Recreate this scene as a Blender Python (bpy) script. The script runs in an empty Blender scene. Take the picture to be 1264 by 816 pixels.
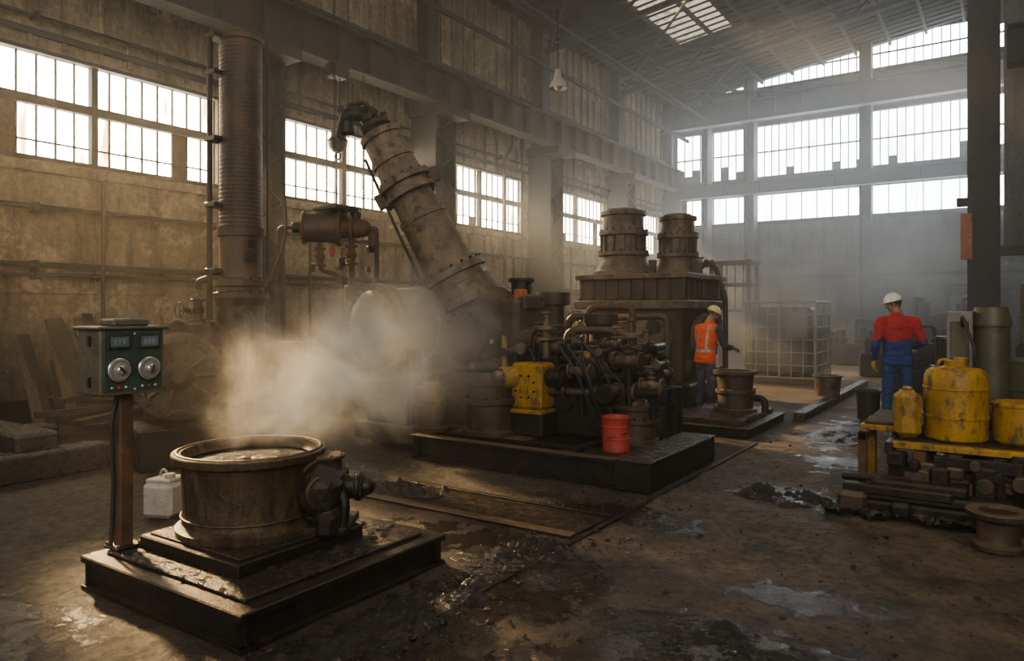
import bpy, bmesh, math, random
from mathutils import Vector as V, Matrix, noise, Quaternion
RN = random.Random(11)
S = bpy.context.scene
C = bpy.context.collection

# ------------------------------------------------------------------ materials
def nt(name):
    m = bpy.data.materials.new(name); m.use_nodes = True
    t = m.node_tree; t.nodes.clear()
    o = t.nodes.new('ShaderNodeOutputMaterial')
    return m, t, o
def N(t, typ, **kw):
    n = t.nodes.new(typ)
    for k, v in kw.items():
        if hasattr(n, k): setattr(n, k, v)
        else: n.inputs[k].default_value = v
    return n
def c4(c): return (c[0], c[1], c[2], 1)
def mixc(t, fac, a, b, mode='MIX'):
    n = t.nodes.new('ShaderNodeMix'); n.data_type = 'RGBA'; n.blend_type = mode
    for sock, v in ((n.inputs[0], fac), (n.inputs[6], a), (n.inputs[7], b)):
        if hasattr(v, 'links'): t.links.new(v, sock)
        elif isinstance(v, (int, float)): sock.default_value = v
        else: sock.default_value = c4(v)
    return n.outputs[2]
def math_(t, op, a, b=None, clamp=False):
    n = t.nodes.new('ShaderNodeMath'); n.operation = op; n.use_clamp = clamp
    for i, v in enumerate((a, b)):
        if v is None: continue
        if hasattr(v, 'links'): t.links.new(v, n.inputs[i])
        else: n.inputs[i].default_value = v
    return n.outputs[0]
def rng(t, v, a, b, c=0, d=1):
    n = t.nodes.new('ShaderNodeMapRange'); n.clamp = True
    t.links.new(v, n.inputs[0])
    for i, x in enumerate((a, b, c, d)): n.inputs[i+1].default_value = x
    return n.outputs[0]
def tex(t, scale, detail=6, vec=None, stretch=None, rough=.6):
    if vec is None:
        vec = N(t, 'ShaderNodeTexCoord').outputs['Object']
    if stretch:
        mp = N(t, 'ShaderNodeMapping'); mp.inputs['Scale'].default_value = stretch
        t.links.new(vec, mp.inputs[0]); vec = mp.outputs[0]
    n = N(t, 'ShaderNodeTexNoise'); n.inputs['Scale'].default_value = scale
    n.inputs['Detail'].default_value = detail; n.inputs['Roughness'].default_value = rough
    t.links.new(vec, n.inputs['Vector'])
    return n.outputs['Fac']

def grime(name, c1, c2, c3, rough=(.45, .85), metal=.0, scale=3., bump=.4, stretch=None, dust=0., dcol=(.23, .17, .10), rust=.5):
    m, t, o = nt(name)
    b = N(t, 'ShaderNodeBsdfPrincipled'); t.links.new(b.outputs[0], o.inputs[0])
    n1 = tex(t, scale, 7, stretch=stretch)
    n2 = tex(t, scale*3.3, 8, stretch=stretch, rough=.7)
    n3 = tex(t, scale*14, 4)
    col = mixc(t, rng(t, n1, .38, .62), c1, c2)
    col = mixc(t, rng(t, n2, .60-.15*rust, .70-.08*rust), col, c3)
    col = mixc(t, rng(t, n3, .3, .8, .0, .5), col, (.015, .012, .008))
    if dust > 0:
        g = N(t, 'ShaderNodeNewGeometry'); sx = N(t, 'ShaderNodeSeparateXYZ')
        t.links.new(g.outputs['Normal'], sx.inputs[0])
        f = math_(t, 'MULTIPLY', rng(t, sx.outputs[2], .15, .95, 0, dust), rng(t, n2, .25, .6, .4, 1))
        col = mixc(t, f, col, dcol)
    t.links.new(col, b.inputs['Base Color'])
    t.links.new(rng(t, n2, .3, .7, rough[0], rough[1]), b.inputs['Roughness'])
    b.inputs['Metallic'].default_value = metal
    bp = N(t, 'ShaderNodeBump'); bp.inputs['Strength'].default_value = bump; bp.inputs['Distance'].default_value = .02
    t.links.new(math_(t, 'ADD', n2, math_(t, 'MULTIPLY', n3, .5)), bp.inputs['Height'])
    t.links.new(bp.outputs[0], b.inputs['Normal'])
    return m

def simple(name, c, rough=.6, metal=0, bump=0.15, var=.25):
    return grime(name, c, tuple(x*(1-var) for x in c), tuple(x*.5 for x in c), rough=(rough*.8, min(1, rough*1.15)), metal=metal, scale=6, bump=bump, rust=.15)

IRON = grime('iron_dusty', (.098, .066, .040), (.042, .031, .022), (.13, .060, .025), metal=.35, scale=3, dust=.55, dcol=(.19, .14, .085), rough=(.38, .72))
IRONT = grime('iron_tan', (.205, .150, .090), (.10, .072, .045), (.058, .036, .022), metal=.3, scale=2.5, dust=.5, dcol=(.26, .195, .12), rough=(.4, .75), rust=.7)
DARK = grime('iron_dark', (.028, .023, .018), (.013, .011, .009), (.065, .036, .018), metal=.5, scale=4, dust=.3, dcol=(.09, .068, .045), rough=(.25, .65))
BEAM = grime('beam_steel', (.022, .018, .014), (.012, .010, .009), (.050, .028, .014), metal=.0, scale=1.6, rough=(.6, .9), dust=.0)
RUST = grime('rusty_steel', (.14, .070, .034), (.06, .035, .02), (.20, .085, .03), metal=.2, scale=4, rough=(.5, .9))
VATM = grime('vat_brass_grime', (.135, .092, .046), (.070, .048, .027), (.030, .021, .013), metal=.4, scale=4, rough=(.32, .65), bump=.45, stretch=(1.6, 1.6, .6), rust=.8)
WET = grime('wet_sludge', (.014, .011, .009), (.035, .026, .018), (.022, .018, .014), metal=.0, scale=7, rough=(.04, .3), bump=1.0)
SLAB = grime('oily_slab', (.026, .020, .015), (.060, .043, .028), (.014, .011, .009), metal=.15, scale=5, rough=(.08, .5), bump=.7)
YEL = grime('yellow_paint', (.44, .25, .014), (.30, .16, .012), (.085, .048, .02), scale=3.5, rough=(.4, .75), bump=.2, rust=.7, stretch=(1, 1, .5))
REDP = grime('red_paint', (.46, .055, .040), (.34, .045, .033), (.13, .045, .03), scale=4, rough=(.45, .75), bump=.2, rust=.5)
WHITE = simple('white_plastic', (.50, .47, .40), .6)
GREEN = simple('panel_green', (.040, .075, .055), .45)
PBOX = grime('panel_box_paint', (.11, .11, .075), (.075, .07, .045), (.13, .065, .03), scale=7, rough=(.4, .7), bump=.15, rust=.45)
GREY = simple('grey_paint', (.22, .21, .18), .55)
OLIVE = simple('olive_drum_paint', (.085, .085, .045), .5)
BLK = simple('black_rubber', (.02, .02, .02), .6)
CHROME = simple('dial_metal', (.60, .59, .55), .25, metal=.6, bump=.05)
LCD = simple('lcd_glass', (.12, .18, .22), .12, bump=0)
WOOD = grime('weathered_wood', (.14, .09, .05), (.08, .055, .03), (.05, .035, .02), scale=3, stretch=(1, 8, 8), rough=(.7, .95))
CAGE = simple('cage_galvanised', (.36, .34, .29), .5, metal=.2)
TANKP = simple('ibc_plastic', (.13, .115, .09), .5)
ROOF = grime('roof_sheet', (.012, .010, .009), (.008, .007, .006), (.028, .018, .010), scale=.8, rough=(.8, .95), stretch=(1, 4, 1))
ORPNT = grime('orange_paint', (.45, .13, .03), (.3, .09, .03), (.12, .06, .03), scale=4)

def wall_mat(name, base, stain, dark, sc=.55):
    m, t, o = nt(name)
    b = N(t, 'ShaderNodeBsdfPrincipled'); t.links.new(b.outputs[0], o.inputs[0])
    n1 = tex(t, sc, 8, rough=.65); n2 = tex(t, 2.2, 8, stretch=(1.4, 1.4, .22), rough=.7); n3 = tex(t, 9, 6, rough=.7)
    n4 = tex(t, 1.3, 9, rough=.75)
    col = mixc(t, rng(t, n1, .38, .62), base, stain)
    col = mixc(t, rng(t, n2, .45, .65, 0, .85), col, dark)
    col = mixc(t, rng(t, n4, .54, .62, 0, .6), col, tuple(x*1.4 for x in base))
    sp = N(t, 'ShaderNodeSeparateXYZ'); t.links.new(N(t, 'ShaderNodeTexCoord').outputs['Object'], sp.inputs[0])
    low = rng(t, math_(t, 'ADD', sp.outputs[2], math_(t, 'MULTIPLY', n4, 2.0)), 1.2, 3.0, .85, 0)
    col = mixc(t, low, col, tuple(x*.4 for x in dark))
    col = mixc(t, rng(t, n3, .42, .66, 0, .5), col, (.035, .024, .013))
    t.links.new(col, b.inputs['Base Color']); b.inputs['Roughness'].default_value = .88
    bp = N(t, 'ShaderNodeBump'); bp.inputs['Strength'].default_value = .6; bp.inputs['Distance'].default_value = .05
    t.links.new(math_(t, 'ADD', n3, n4), bp.inputs['Height']); t.links.new(bp.outputs[0], b.inputs['Normal'])
    return m
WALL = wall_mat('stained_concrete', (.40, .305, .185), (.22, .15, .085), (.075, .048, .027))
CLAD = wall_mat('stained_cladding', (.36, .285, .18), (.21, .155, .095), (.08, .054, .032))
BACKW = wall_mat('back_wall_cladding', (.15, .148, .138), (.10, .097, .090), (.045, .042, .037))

def glow(name, c, s, dirt, streak=.5):
    m, t, o = nt(name)
    e = N(t, 'ShaderNodeEmission'); tr = N(t, 'ShaderNodeBsdfTransparent'); mx = N(t, 'ShaderNodeMixShader')
    n = tex(t, 1.7, 5, stretch=(3, 3, .35)); n2 = tex(t, 6, 6, rough=.7)
    col = mixc(t, rng(t, n, .54, .66, 0, streak), c, dirt)
    col = mixc(t, rng(t, n2, .52, .72, 0, streak*.6), col, dirt)
    t.links.new(col, e.inputs[0]); e.inputs[1].default_value = s
    tr.inputs[0].default_value = (1, .9, .75, 1)
    mx.inputs[0].default_value = .5
    t.links.new(tr.outputs[0], mx.inputs[1]); t.links.new(e.outputs[0], mx.inputs[2]); t.links.new(mx.outputs[0], o.inputs[0])
    return m
GLASSL = glow('grimy_glass_warm', (1, .88, .66), 34.0, (.22, .11, .03), .95)
GLASSB = glow('grimy_glass_cool', (.90, .96, 1), 22.0, (.35, .34, .30), .6)
GLASSR = glow('roof_skylight_glass', (.75, .66, .42), 1.4, (.05, .04, .015), 1.0)

# ------------------------------------------------------------------ geometry kit
def basis(ax):
    ax = V(ax).normalized()
    return ax.to_track_quat('Z', 'Y').to_matrix()
class P:
    def __init__(s, name): s.bm = bmesh.new(); s.name = name; s.mats = []
    def mi(s, m):
        if m not in s.mats: s.mats.append(m)
        return s.mats.index(m)
    def box(s, c, size, m, rot=None, bev=.008):
        mat = Matrix.Translation(V(c))
        if rot is not None:
            mat = mat @ (rot.to_4x4() if isinstance(rot, Matrix) else Matrix.Rotation(rot, 4, 'Z'))
        mat = mat @ Matrix.Diagonal((size[0], size[1], size[2], 1))
        r = bmesh.ops.create_cube(s.bm, size=1, matrix=mat)
        vs = r['verts']; fs = set(f for v in vs for f in v.link_faces); i = s.mi(m)
        for f in fs: f.material_index = i
        if bev > 0:
            es = list(set(e for v in vs for e in v.link_edges))
            b = min(bev, min(size)*.3)
            rr = bmesh.ops.bevel(s.bm, geom=es, offset=b, segments=1, affect='EDGES', profile=.5)
            for f in rr['faces']: f.material_index = i
        return s
    def b2(s, lo, hi, m, bev=.008):
        lo = V(lo); hi = V(hi); return s.box((lo+hi)/2, hi-lo, m, bev=bev)
    def quad(s, pts, m):
        f = s.bm.faces.new([s.bm.verts.new(q) for q in pts]); f.material_index = s.mi(m); return s
    def beam(s, p0, p1, w, h, m, bev=.004, up=V((0, 0, 1))):
        p0 = V(p0); p1 = V(p1); d = p1-p0; z = d.normalized()
        if abs(z.dot(up)) > .99: up = V((0, 1, 0))
        x = up.cross(z).normalized(); y = z.cross(x)
        rot = Matrix((x, y, z)).transposed()
        return s.box((p0+p1)/2, (w, h, d.length), m, rot=rot, bev=bev)
    def ibeam(s, p0, p1, w, h, m, t=.03, stiff=0):
        p0 = V(p0); p1 = V(p1); o = V((0, 0, h/2-t/2))
        s.beam(p0+o, p1+o, w, t, m, 0); s.beam(p0-o, p1-o, w, t, m, 0); s.beam(p0, p1, t*.8, h-2*t, m, 0)
        if stiff:
            n = int((p1-p0).length/stiff); dr = (p1-p0).normalized(); sd = V((0, 0, 1)).cross(dr)
            for k in range(n+1):
                c = p0+dr*(k+.5)*(p1-p0).length/(n+1)
                s.beam(c-V((0, 0, h/2-t)), c+V((0, 0, h/2-t)), w*.92, t*.5, m, 0, up=dr)
        return s
    def lathe(s, p0, ax, prof, m, seg=28, cap=True):
        B = basis(ax); p0 = V(p0); rings = []; i = s.mi(m)
        for h, r in prof:
            rings.append([s.bm.verts.new(p0+B@V((r*math.cos(2*math.pi*k/seg), r*math.sin(2*math.pi*k/seg), h))) for k in range(seg)])
        for a, b in zip(rings, rings[1:]):
            for k in range(seg):
                f = s.bm.faces.new((a[k], a[(k+1) % seg], b[(k+1) % seg], b[k])); f.material_index = i; f.smooth = True
        if cap:
            for rg in (rings[0][::-1], rings[-1]):
                f = s.bm.faces.new(rg); f.material_index = i
        return s
    def cyl(s, p0, p1, r, m, r1=None, seg=20, ch=.006):
        p0 = V(p0); p1 = V(p1); d = (p1-p0); L = d.length; r1 = r if r1 is None else r1
        c = min(ch, r*.3, L*.3, r1*.3)
        return s.lathe(p0, d, [(0, r-c), (c, r), (L-c, r1), (L, r1-c)], m, seg)
    def bolts(s, c, ax, R, n, r, h, m):
        B = basis(ax); c = V(c)
        for k in range(n):
            a = 2*math.pi*(k+.5)/n
            p = c+B@V((R*math.cos(a), R*math.sin(a), 0))
            s.lathe(p-V(ax).normalized()*h*.2, ax, [(0, r), (h*1.2, r)], m, 6)
        return s
    def flange(s, c, ax, r, t, m, nb=12, bm_=None):
        c = V(c); a = V(ax).normalized()
        s.cyl(c-a*t/2, c+a*t/2, r, m, seg=32)
        br = max(.008, r*.055)
        s.bolts(c+a*t/2, a, r*.87, nb, br, br*1.1, bm_ or m); s.bolts(c-a*t/2, -a, r*.87, nb, br, br*1.1, bm_ or m)
        return s
    def torus(s, c, ax, R, r, m, seg=24, sg=8):
        B = basis(ax); c = V(c); i = s.mi(m); rings = []
        for k in range(seg):
            a = 2*math.pi*k/seg; e = V((math.cos(a), math.sin(a), 0))
            rings.append([s.bm.verts.new(c+B@(e*(R+r*math.cos(2*math.pi*j/sg))+V((0, 0, r*math.sin(2*math.pi*j/sg))))) for j in range(sg)])
        for k in range(seg):
            a = rings[k]; b = rings[(k+1) % seg]
            for j in range(sg):
                f = s.bm.faces.new((a[j], b[j], b[(j+1) % sg], a[(j+1) % sg])); f.material_index = i; f.smooth = True
        return s
    def pipe(s, pts, r, m, bend=None, seg=12):
        pts = [V(p) for p in pts]; bend = bend or r*2.5; path = [pts[0]]
        for a, b, c in zip(pts, pts[1:], pts[2:]):
            d0 = (a-b); d1 = (c-b); q = min(bend, d0.length*.45, d1.length*.45)
            A = b+d0.normalized()*q; D = b+d1.normalized()*q
            for k in range(6):
                u = k/5; path.append(A*(1-u)**2+b*2*u*(1-u)+D*u*u)
        path.append(pts[-1]); i = s.mi(m); rings = []; up = None
        for k, p in enumerate(path):
            tg = (path[min(k+1, len(path)-1)]-path[max(k-1, 0)]).normalized()
            if up is None:
                up = V((0, 0, 1)) if abs(tg.z) < .9 else V((1, 0, 0))
            x = (up-tg*up.dot(tg)).normalized(); up = x; y = tg.cross(x)
            rings.append([s.bm.verts.new(p+(x*math.cos(2*math.pi*j/seg)+y*math.sin(2*math.pi*j/seg))*r) for j in range(seg)])
        for a, b in zip(rings, rings[1:]):
            for j in range(seg):
                f = s.bm.faces.new((a[j], a[(j+1) % seg], b[(j+1) % seg], b[j])); f.material_index = i; f.smooth = True
        for rg in (rings[0][::-1], rings[-1]):
            f = s.bm.faces.new(rg); f.material_index = i
        return s
    def ball(s, c, r, m, sc=(1, 1, 1), sub=3, rot=None, jit=0):
        mat = Matrix.Translation(V(c))
        if rot is not None: mat = mat @ rot.to_4x4()
        mat = mat @ Matrix.Diagonal((sc[0], sc[1], sc[2], 1))
        q = bmesh.ops.create_icosphere(s.bm, subdivisions=sub, radius=r, matrix=mat); i = s.mi(m)
        if jit:
            o = V((RN.random()*50, 0, 0))
            for v in q['verts']:
                v.co += (v.co-V(c))*noise.noise(v.co*(1.2/r)+o)*jit
        for f in set(f for v in q['verts'] for f in v.link_faces): f.material_index = i; f.smooth = not jit
        return s
    def wheel(s, c, ax, R, m, r=None):
        r = r or R*.09; s.torus(c, ax, R, r, m); B = basis(ax)
        for k in range(4):
            a = k*math.pi/2; s.cyl(c, V(c)+B@V((R*math.cos(a), R*math.sin(a), 0)), r*.7, m, seg=6)
        s.cyl(V(c)-V(ax).normalized()*r*1.5, V(c)+V(ax).normalized()*r*1.5, R*.2, m, seg=10)
        return s
    def valve(s, c, ax, r, m, stem=(0, 0, 1), wm=None, sl=4.0):
        c = V(c); a = V(ax).normalized(); st = V(stem)
        s.ball(c, r*1.25, m, sub=2); s.cyl(c-a*r*2.2, c+a*r*2.2, r*.85, m)
        for q in (-1, 1): s.flange(c+a*q*r*2.1, a, r*1.5, r*.35, m, 8)
        s.cyl(c, c+st*r*sl, r*.35, m, seg=10); s.cyl(c+st*r*1.2, c+st*r*1.7, r*.9, m)
        s.cyl(c+st*r*2.3, c+st*r*2.6, r*.7, m)
        s.wheel(c+st*r*sl, st, r*1.5, wm or m)
        return s
    def done(s, sharp=35, parent=None, loc=None):
        bm = s.bm
        bmesh.ops.recalc_face_normals(bm, faces=bm.faces[:])
        me = bpy.data.meshes.new(s.name)
        ca = math.radians(sharp)
        for e in bm.edges:
            if len(e.link_faces) == 2 and e.calc_face_angle(0) > ca: e.smooth = False
        bm.to_mesh(me); bm.free()
        for m in s.mats: me.materials.append(m)
        o = bpy.data.objects.new(s.name, me); C.objects.link(o)
        if parent: o.parent = parent
        if loc: o.location = loc
        return o

# ------------------------------------------------------------------ room shell
XW, YB = -12.0, 30.0
XR = 12.0
def roofz(x): return 10.35+.14*(x+12) if x < 6 else 10.35+.14*18-.14*(x-6)
# floor
def floor_mat():
    m, t, o = nt('factory_floor')
    b = N(t, 'ShaderNodeBsdfPrincipled'); t.links.new(b.outputs[0], o.inputs[0])
    tc = N(t, 'ShaderNodeTexCoord').outputs['Object']
    n1 = tex(t, .5, 8, tc, rough=.65); n2 = tex(t, 2.6, 9, tc, rough=.72); n3 = tex(t, 14, 8, tc, rough=.75); n4 = tex(t, .9, 6, tc)
    n5 = tex(t, 5.5, 8, tc, rough=.7)
    col = mixc(t, rng(t, n1, .38, .62), (.165, .115, .070), (.085, .060, .038))
    col = mixc(t, rng(t, n2, .45, .60, 0, .8), col, (.040, .029, .020))
    col = mixc(t, rng(t, n5, .50, .62, 0, .55), col, (.215, .155, .098))
    col = mixc(t, rng(t, n3, .50, .66, 0, .7), col, (.028, .020, .014))
    sp = N(t, 'ShaderNodeSeparateXYZ'); t.links.new(tc, sp.inputs[0])
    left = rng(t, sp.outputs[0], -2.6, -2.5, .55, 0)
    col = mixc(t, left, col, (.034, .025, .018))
    wet = None
    for (x, y, rx, ry) in [(-2.3, 3.5, .6, .9), (-2.5, 2.4, .6, 1.0), (-1.1, 3.5, 1.0, .4), (-1.9, 10.8, .4, 1.8), (-3.2, 4.2, .8, .4), (-1.0, 2.9, 1.5, .5), (-1.6, 6.7, .6, .5), (-.9, 4.4, .6, .25), (-2.6, 5.4, .9, .35), (-1.5, 8.6, .4, .6), (-4.3, 1.6, .8, .5), (-5.3, 3.9, .6, .6), (-5.6, 5.2, .6, .5)]:
        dx = math_(t, 'DIVIDE', math_(t, 'SUBTRACT', sp.outputs[0], x), rx); dy = math_(t, 'DIVIDE', math_(t, 'SUBTRACT', sp.outputs[1], y), ry)
        d = math_(t, 'SQRT', math_(t, 'ADD', math_(t, 'MULTIPLY', dx, dx), math_(t, 'MULTIPLY', dy, dy)))
        w = rng(t, d, .1, 1.7, 1, 0)
        wet = w if wet is None else math_(t, 'MAXIMUM', wet, w)
    brk = math_(t, 'ADD', n2, math_(t, 'MULTIPLY', math_(t, 'SUBTRACT', n5, .5), .8))
    pud = rng(t, math_(t, 'ADD', math_(t, 'MULTIPLY', wet, .42), brk), .76, .80)
    damp = math_(t, 'MAXIMUM', rng(t, math_(t, 'ADD', math_(t, 'MULTIPLY', wet, .5), brk), .66, .84), rng(t, n4, .50, .64, 0, .6))
    col = mixc(t, math_(t, 'MULTIPLY', damp, .85), col, (.018, .013, .010))
    t.links.new(col, b.inputs['Base Color'])
    r = math_(t, 'SUBTRACT', rng(t, n3, .3, .7, .50, .90), math_(t, 'MULTIPLY', damp, .30))
    r = math_(t, 'MULTIPLY', r, rng(t, pud, 0, 1, 1, .30))
    t.links.new(r, b.inputs['Roughness'])
    bp = N(t, 'ShaderNodeBump'); bp.inputs['Distance'].default_value = .09
    h = math_(t, 'ADD', math_(t, 'MULTIPLY', n3, .5), math_(t, 'ADD', n2, math_(t, 'MULTIPLY', n5, .6)))
    t.links.new(h, bp.inputs['Height']); t.links.new(rng(t, pud, 0, 1, 1, .30), bp.inputs['Strength'])
    t.links.new(bp.outputs[0], b.inputs['Normal'])
    return m
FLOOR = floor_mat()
def frange(a, b, s_):
    n = max(1, round((b-a)/s_)); return [a+(b-a)*k/n for k in range(n)]
gx = frange(XW-.3, -6, .5)+frange(-6, 1.5, .045)+frange(1.5, XR, .7)+[XR]
gy = frange(-8, 1.2, .5)+frange(1.2, 11, .045)+frange(11, YB+.3, .5)+[YB+.3]
bm = bmesh.new(); grid = []
for x in gx:
    row = []
    for y in gy:
        z = -.02
        if -6 < x < 1.5 and 1.2 < y < 11:
            q = V((x*2.2, y*2.2, .5)); e = min(1, (x+6)*2, (1.5-x)*2, (y-1.2)*2, (11-y)*2)
            z += e*(.016*noise.fractal(q, .8, 2.1, 5)+.008*noise.noise(q*6))
        row.append(bm.verts.new((x, y, min(z, .0)+.012)))
    grid.append(row)
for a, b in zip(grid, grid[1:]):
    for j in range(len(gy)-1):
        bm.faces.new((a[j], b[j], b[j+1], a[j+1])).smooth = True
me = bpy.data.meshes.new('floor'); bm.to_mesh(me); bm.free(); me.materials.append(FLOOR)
fo = bpy.data.objects.new('floor', me); C.objects.link(fo)

# left wall
cols = [-2.0, 3.3, 8.6, 13.75, 19.05, 24.35, 29.6]
wins = [(-1.4, 2.7), (3.75, 8.1), (9.15, 13.3), (14.25, 18.3), (19.75, 23.7), (25.0, 28.8)]
wz0, wz1 = 3.9, 5.56
p = P('wall_left')
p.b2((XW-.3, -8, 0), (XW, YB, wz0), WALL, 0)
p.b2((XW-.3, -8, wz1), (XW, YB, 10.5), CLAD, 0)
prev = -8
for a, b in wins+[(YB, YB)]:
    p.b2((XW-.3, prev, wz0), (XW, a, wz1), WALL, 0); prev = b
for y in [x*.5+.0 for x in range(-10, 60)]:
    p.box((XW+.02, y+RN.uniform(-.05, .05), 8.05), (.05, .07, 4.8), CLAD, bev=.01)
for z in (5.75, 7.9): p.b2((XW, -8, z), (XW+.07, YB, z+.10), BEAM)
p.b2((XW, -8, 3.72), (XW+.10, YB, 3.86), CLAD)
for y in (1, 5.95, 11.2, 16.4, 21.7): p.b2((XW, y-.05, 0), (XW+.035, y+.05, 3.7), WALL)
p.b2((XW, -8, 1.9), (XW+.03, YB, 1.97), WALL)
p.done()
p = P('baseboard_left'); p.b2((XW, -8, 0), (XW+.25, YB, .35), DARK); p.done()
for i, (a, b) in enumerate(wins):
    p = P('window_%d' % (i+1))
    p.quad([(XW-.15, a, wz0), (XW-.15, b, wz0), (XW-.15, b, wz1), (XW-.15, a, wz1)], GLASSL)
    n = int((b-a)/.27)
    for k in range(n+1):
        y = a+(b-a)*k/n
        w = .05 if k in (0, n, n//2) else .024
        p.b2((XW-.14, y-w/2, wz0), (XW-.10, y+w/2, wz1), BEAM, 0)
    p.b2((XW-.14, (a+b)/2-.05, wz0), (XW-.02, (a+b)/2+.05, wz1), BEAM, 0)
    p.b2((XW-.14, a, 4.74), (XW-.02, b, 4.88), BEAM, 0)
    p.b2((XW-.14, a, 4.2), (XW-.11, b, 4.225), BEAM, 0)
    for z in (wz0, wz1-.05): p.b2((XW-.14, a, z), (XW+.03, b, z+.06), BEAM, 0)
    for k in range(3):
        j = RN.randrange(n); y = a+(b-a)*j/n; p.b2((XW-.13, y, wz0), (XW-.12, y+(b-a)/n, wz0+RN.choice((.3, .84))), RUST, 0)
    p.done()
# columns
for i, y in enumerate(cols):
    p = P('steel_column')
    for q in (-1, 1): p.b2((-11.95, y+q*.36-.03, 0), (-11.2, y+q*.36+.03, 6.45), BEAM, .004)
    p.b2((-11.6, y-.33, 0), (-11.54, y+.33, 6.45), BEAM, 0)
    p.b2((-11.98, y-.4, 0), (-11.92, y+.4, 6.5), BEAM, 0)
    for z in [.9*k+.5 for k in range(7)]:
        p.beam((-11.22, y-.34, z), (-11.22, y+.34, z+.45), .05, .02, BEAM, 0); p.beam((-11.22, y+.34, z+.45), (-11.22, y-.34, z+.9), .05, .02, BEAM, 0)
    p.b2((-12, y-.5, 6.3), (-10.85, y+.5, 6.52), BEAM)
    p.b2((-12, y-.45, 0), (-11.05, y+.45, .12), DARK)
    p.b2((-11.95, y-.2, 6.5), (-11.6, y+.2, 10.4), BEAM)
    p.done()
p = P('crane_runway_beam')
p.ibeam((-11.2, -8, 6.97), (-11.2, YB-.8, 6.97), .42, .84, BEAM, .05, stiff=.9)
p.b2((-11.25, -8, 7.39), (-11.15, YB-.8, 7.47), DARK)
p.done()
# wall pipes
p = P('wall_pipe_run')
for z, r in ((3.18, .045), (2.32, .05), (2.18, .035), (6.0, .035)):
    p.cyl((-11.86, -6, z), (-11.86, 29, z), r, DARK, seg=10)
    for y in range(-4, 29, 3): p.b2((-12, y-.03, z-.07), (-11.8, y+.03, z+.07), DARK)
for y in (5.95, 10.1, 15, 17.6, 21): p.cyl((-11.82, y, .0), (-11.82, y, 3.7), .03, DARK, seg=8)
p.pipe([(-11.85, 17.2, 0), (-11.85, 17.2, 6), (-11.6, 17.2, 6.3), (-11.6, 17.2, 10)], .05, RUST)
p.pipe([(-11.8, 18, .5), (-11.8, 18, 8)], .03, DARK)
p.done()

# back wall
p = P('wall_back')
rows = [(5.2, 6.28), (7.0, 9.05), (10.62, 11.75)]
zs = 0
for a, b in rows:
    p.b2((XW-.3, YB, zs), (XR, YB+.3, a), BACKW, 0); zs = b
p.b2((XW-.3, YB, zs), (XR, YB+.3, 13.3), BACKW, 0)
for z, h in ((5.08, .12), (6.28, .14), (6.86, .14), (9.05, .14), (10.5, .12)): p.b2((XW, YB-.1, z), (XR, YB+.05, z+h), BEAM, 0)
for k in range(58):
    x = -11.8+k*.4; p.b2((x-.05, YB-.05, .2), (x+.05, YB, 5.05), BACKW, 0)
p.b2((XW, YB-.12, 2.9), (XR, YB, 3.02), BEAM, 0)
p.done()
p = P('crane_girder')
p.ibeam((XW+.05, YB-1.05, 9.5), (XR-.05, YB-1.05, 9.5), .4, .85, BEAM, .05, stiff=1.05)
p.ibeam((XW+.7, YB-1.0, 6.45), (XR-.05, YB-1.0, 6.45), .35, .5, BEAM, .04, stiff=1.4)
p.done()
bw = 0
xs = [-11.8, -10.2, -8.4, -4.2, -.6, 3.6, 7.8, 12]
for ri, (a, b) in enumerate(rows):
    for x0, x1 in zip(xs, xs[1:]):
        x0 += .12; x1 -= .12; bw += 1
        p = P('window_%d' % (len(wins)+bw))
        if ri == 2 and x0 < -10: bb = a+.5
        elif ri == 2 and x0 < -8.3: bb = b-.35
        else: bb = b
        p.quad([(x0, YB+.10, a), (x1, YB+.10, a), (x1, YB+.10, bb), (x0, YB+.10, bb)], GLASSB)
        if bb < b: p.b2((x0, YB+.06, bb), (x1, YB+.14, b), BACKW, 0)
        n = max(2, int((x1-x0)/(.28 if ri else .5)))
        for k in range(n+1):
            x = x0+(x1-x0)*k/n; p.b2((x-.018, YB+.05, a), (x+.018, YB+.09, b), BEAM, 0)
        p.b2((x0, YB+.04, a), (x1, YB+.12, a+.05), BEAM, 0)
        if ri: p.b2((x0, YB+.05, (a+b)/2-.03), (x1, YB+.09, (a+b)/2+.03), BEAM, 0)
        for q in range(3):
            if ri == 1:
                k = RN.randrange(n); s_ = (x1-x0)/n
                p.b2((x0+k*s_, YB+.06, a), (x0+(k+1)*s_, YB+.08, a+RN.choice((.35, .6))), BACKW, 0)
        p.done()
p = P('back_wall_column')
for x in xs[:-1]:
    w = .14 if x in (-10.2,) else .2
    p.b2((x-w, YB-.75, 0), (x-w+.05, YB-.2, 12), BEAM, 0); p.b2((x+w-.05, YB-.75, 0), (x+w, YB-.2, 12), BEAM, 0); p.b2((x-w, YB-.5, 0), (x+w, YB-.45, 12), BEAM, 0)
p.done()
p = P('wall_right'); p.b2((XR, -8, 0), (XR+.3, YB+.3, 11.4), BACKW, 0); p.done()

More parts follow.
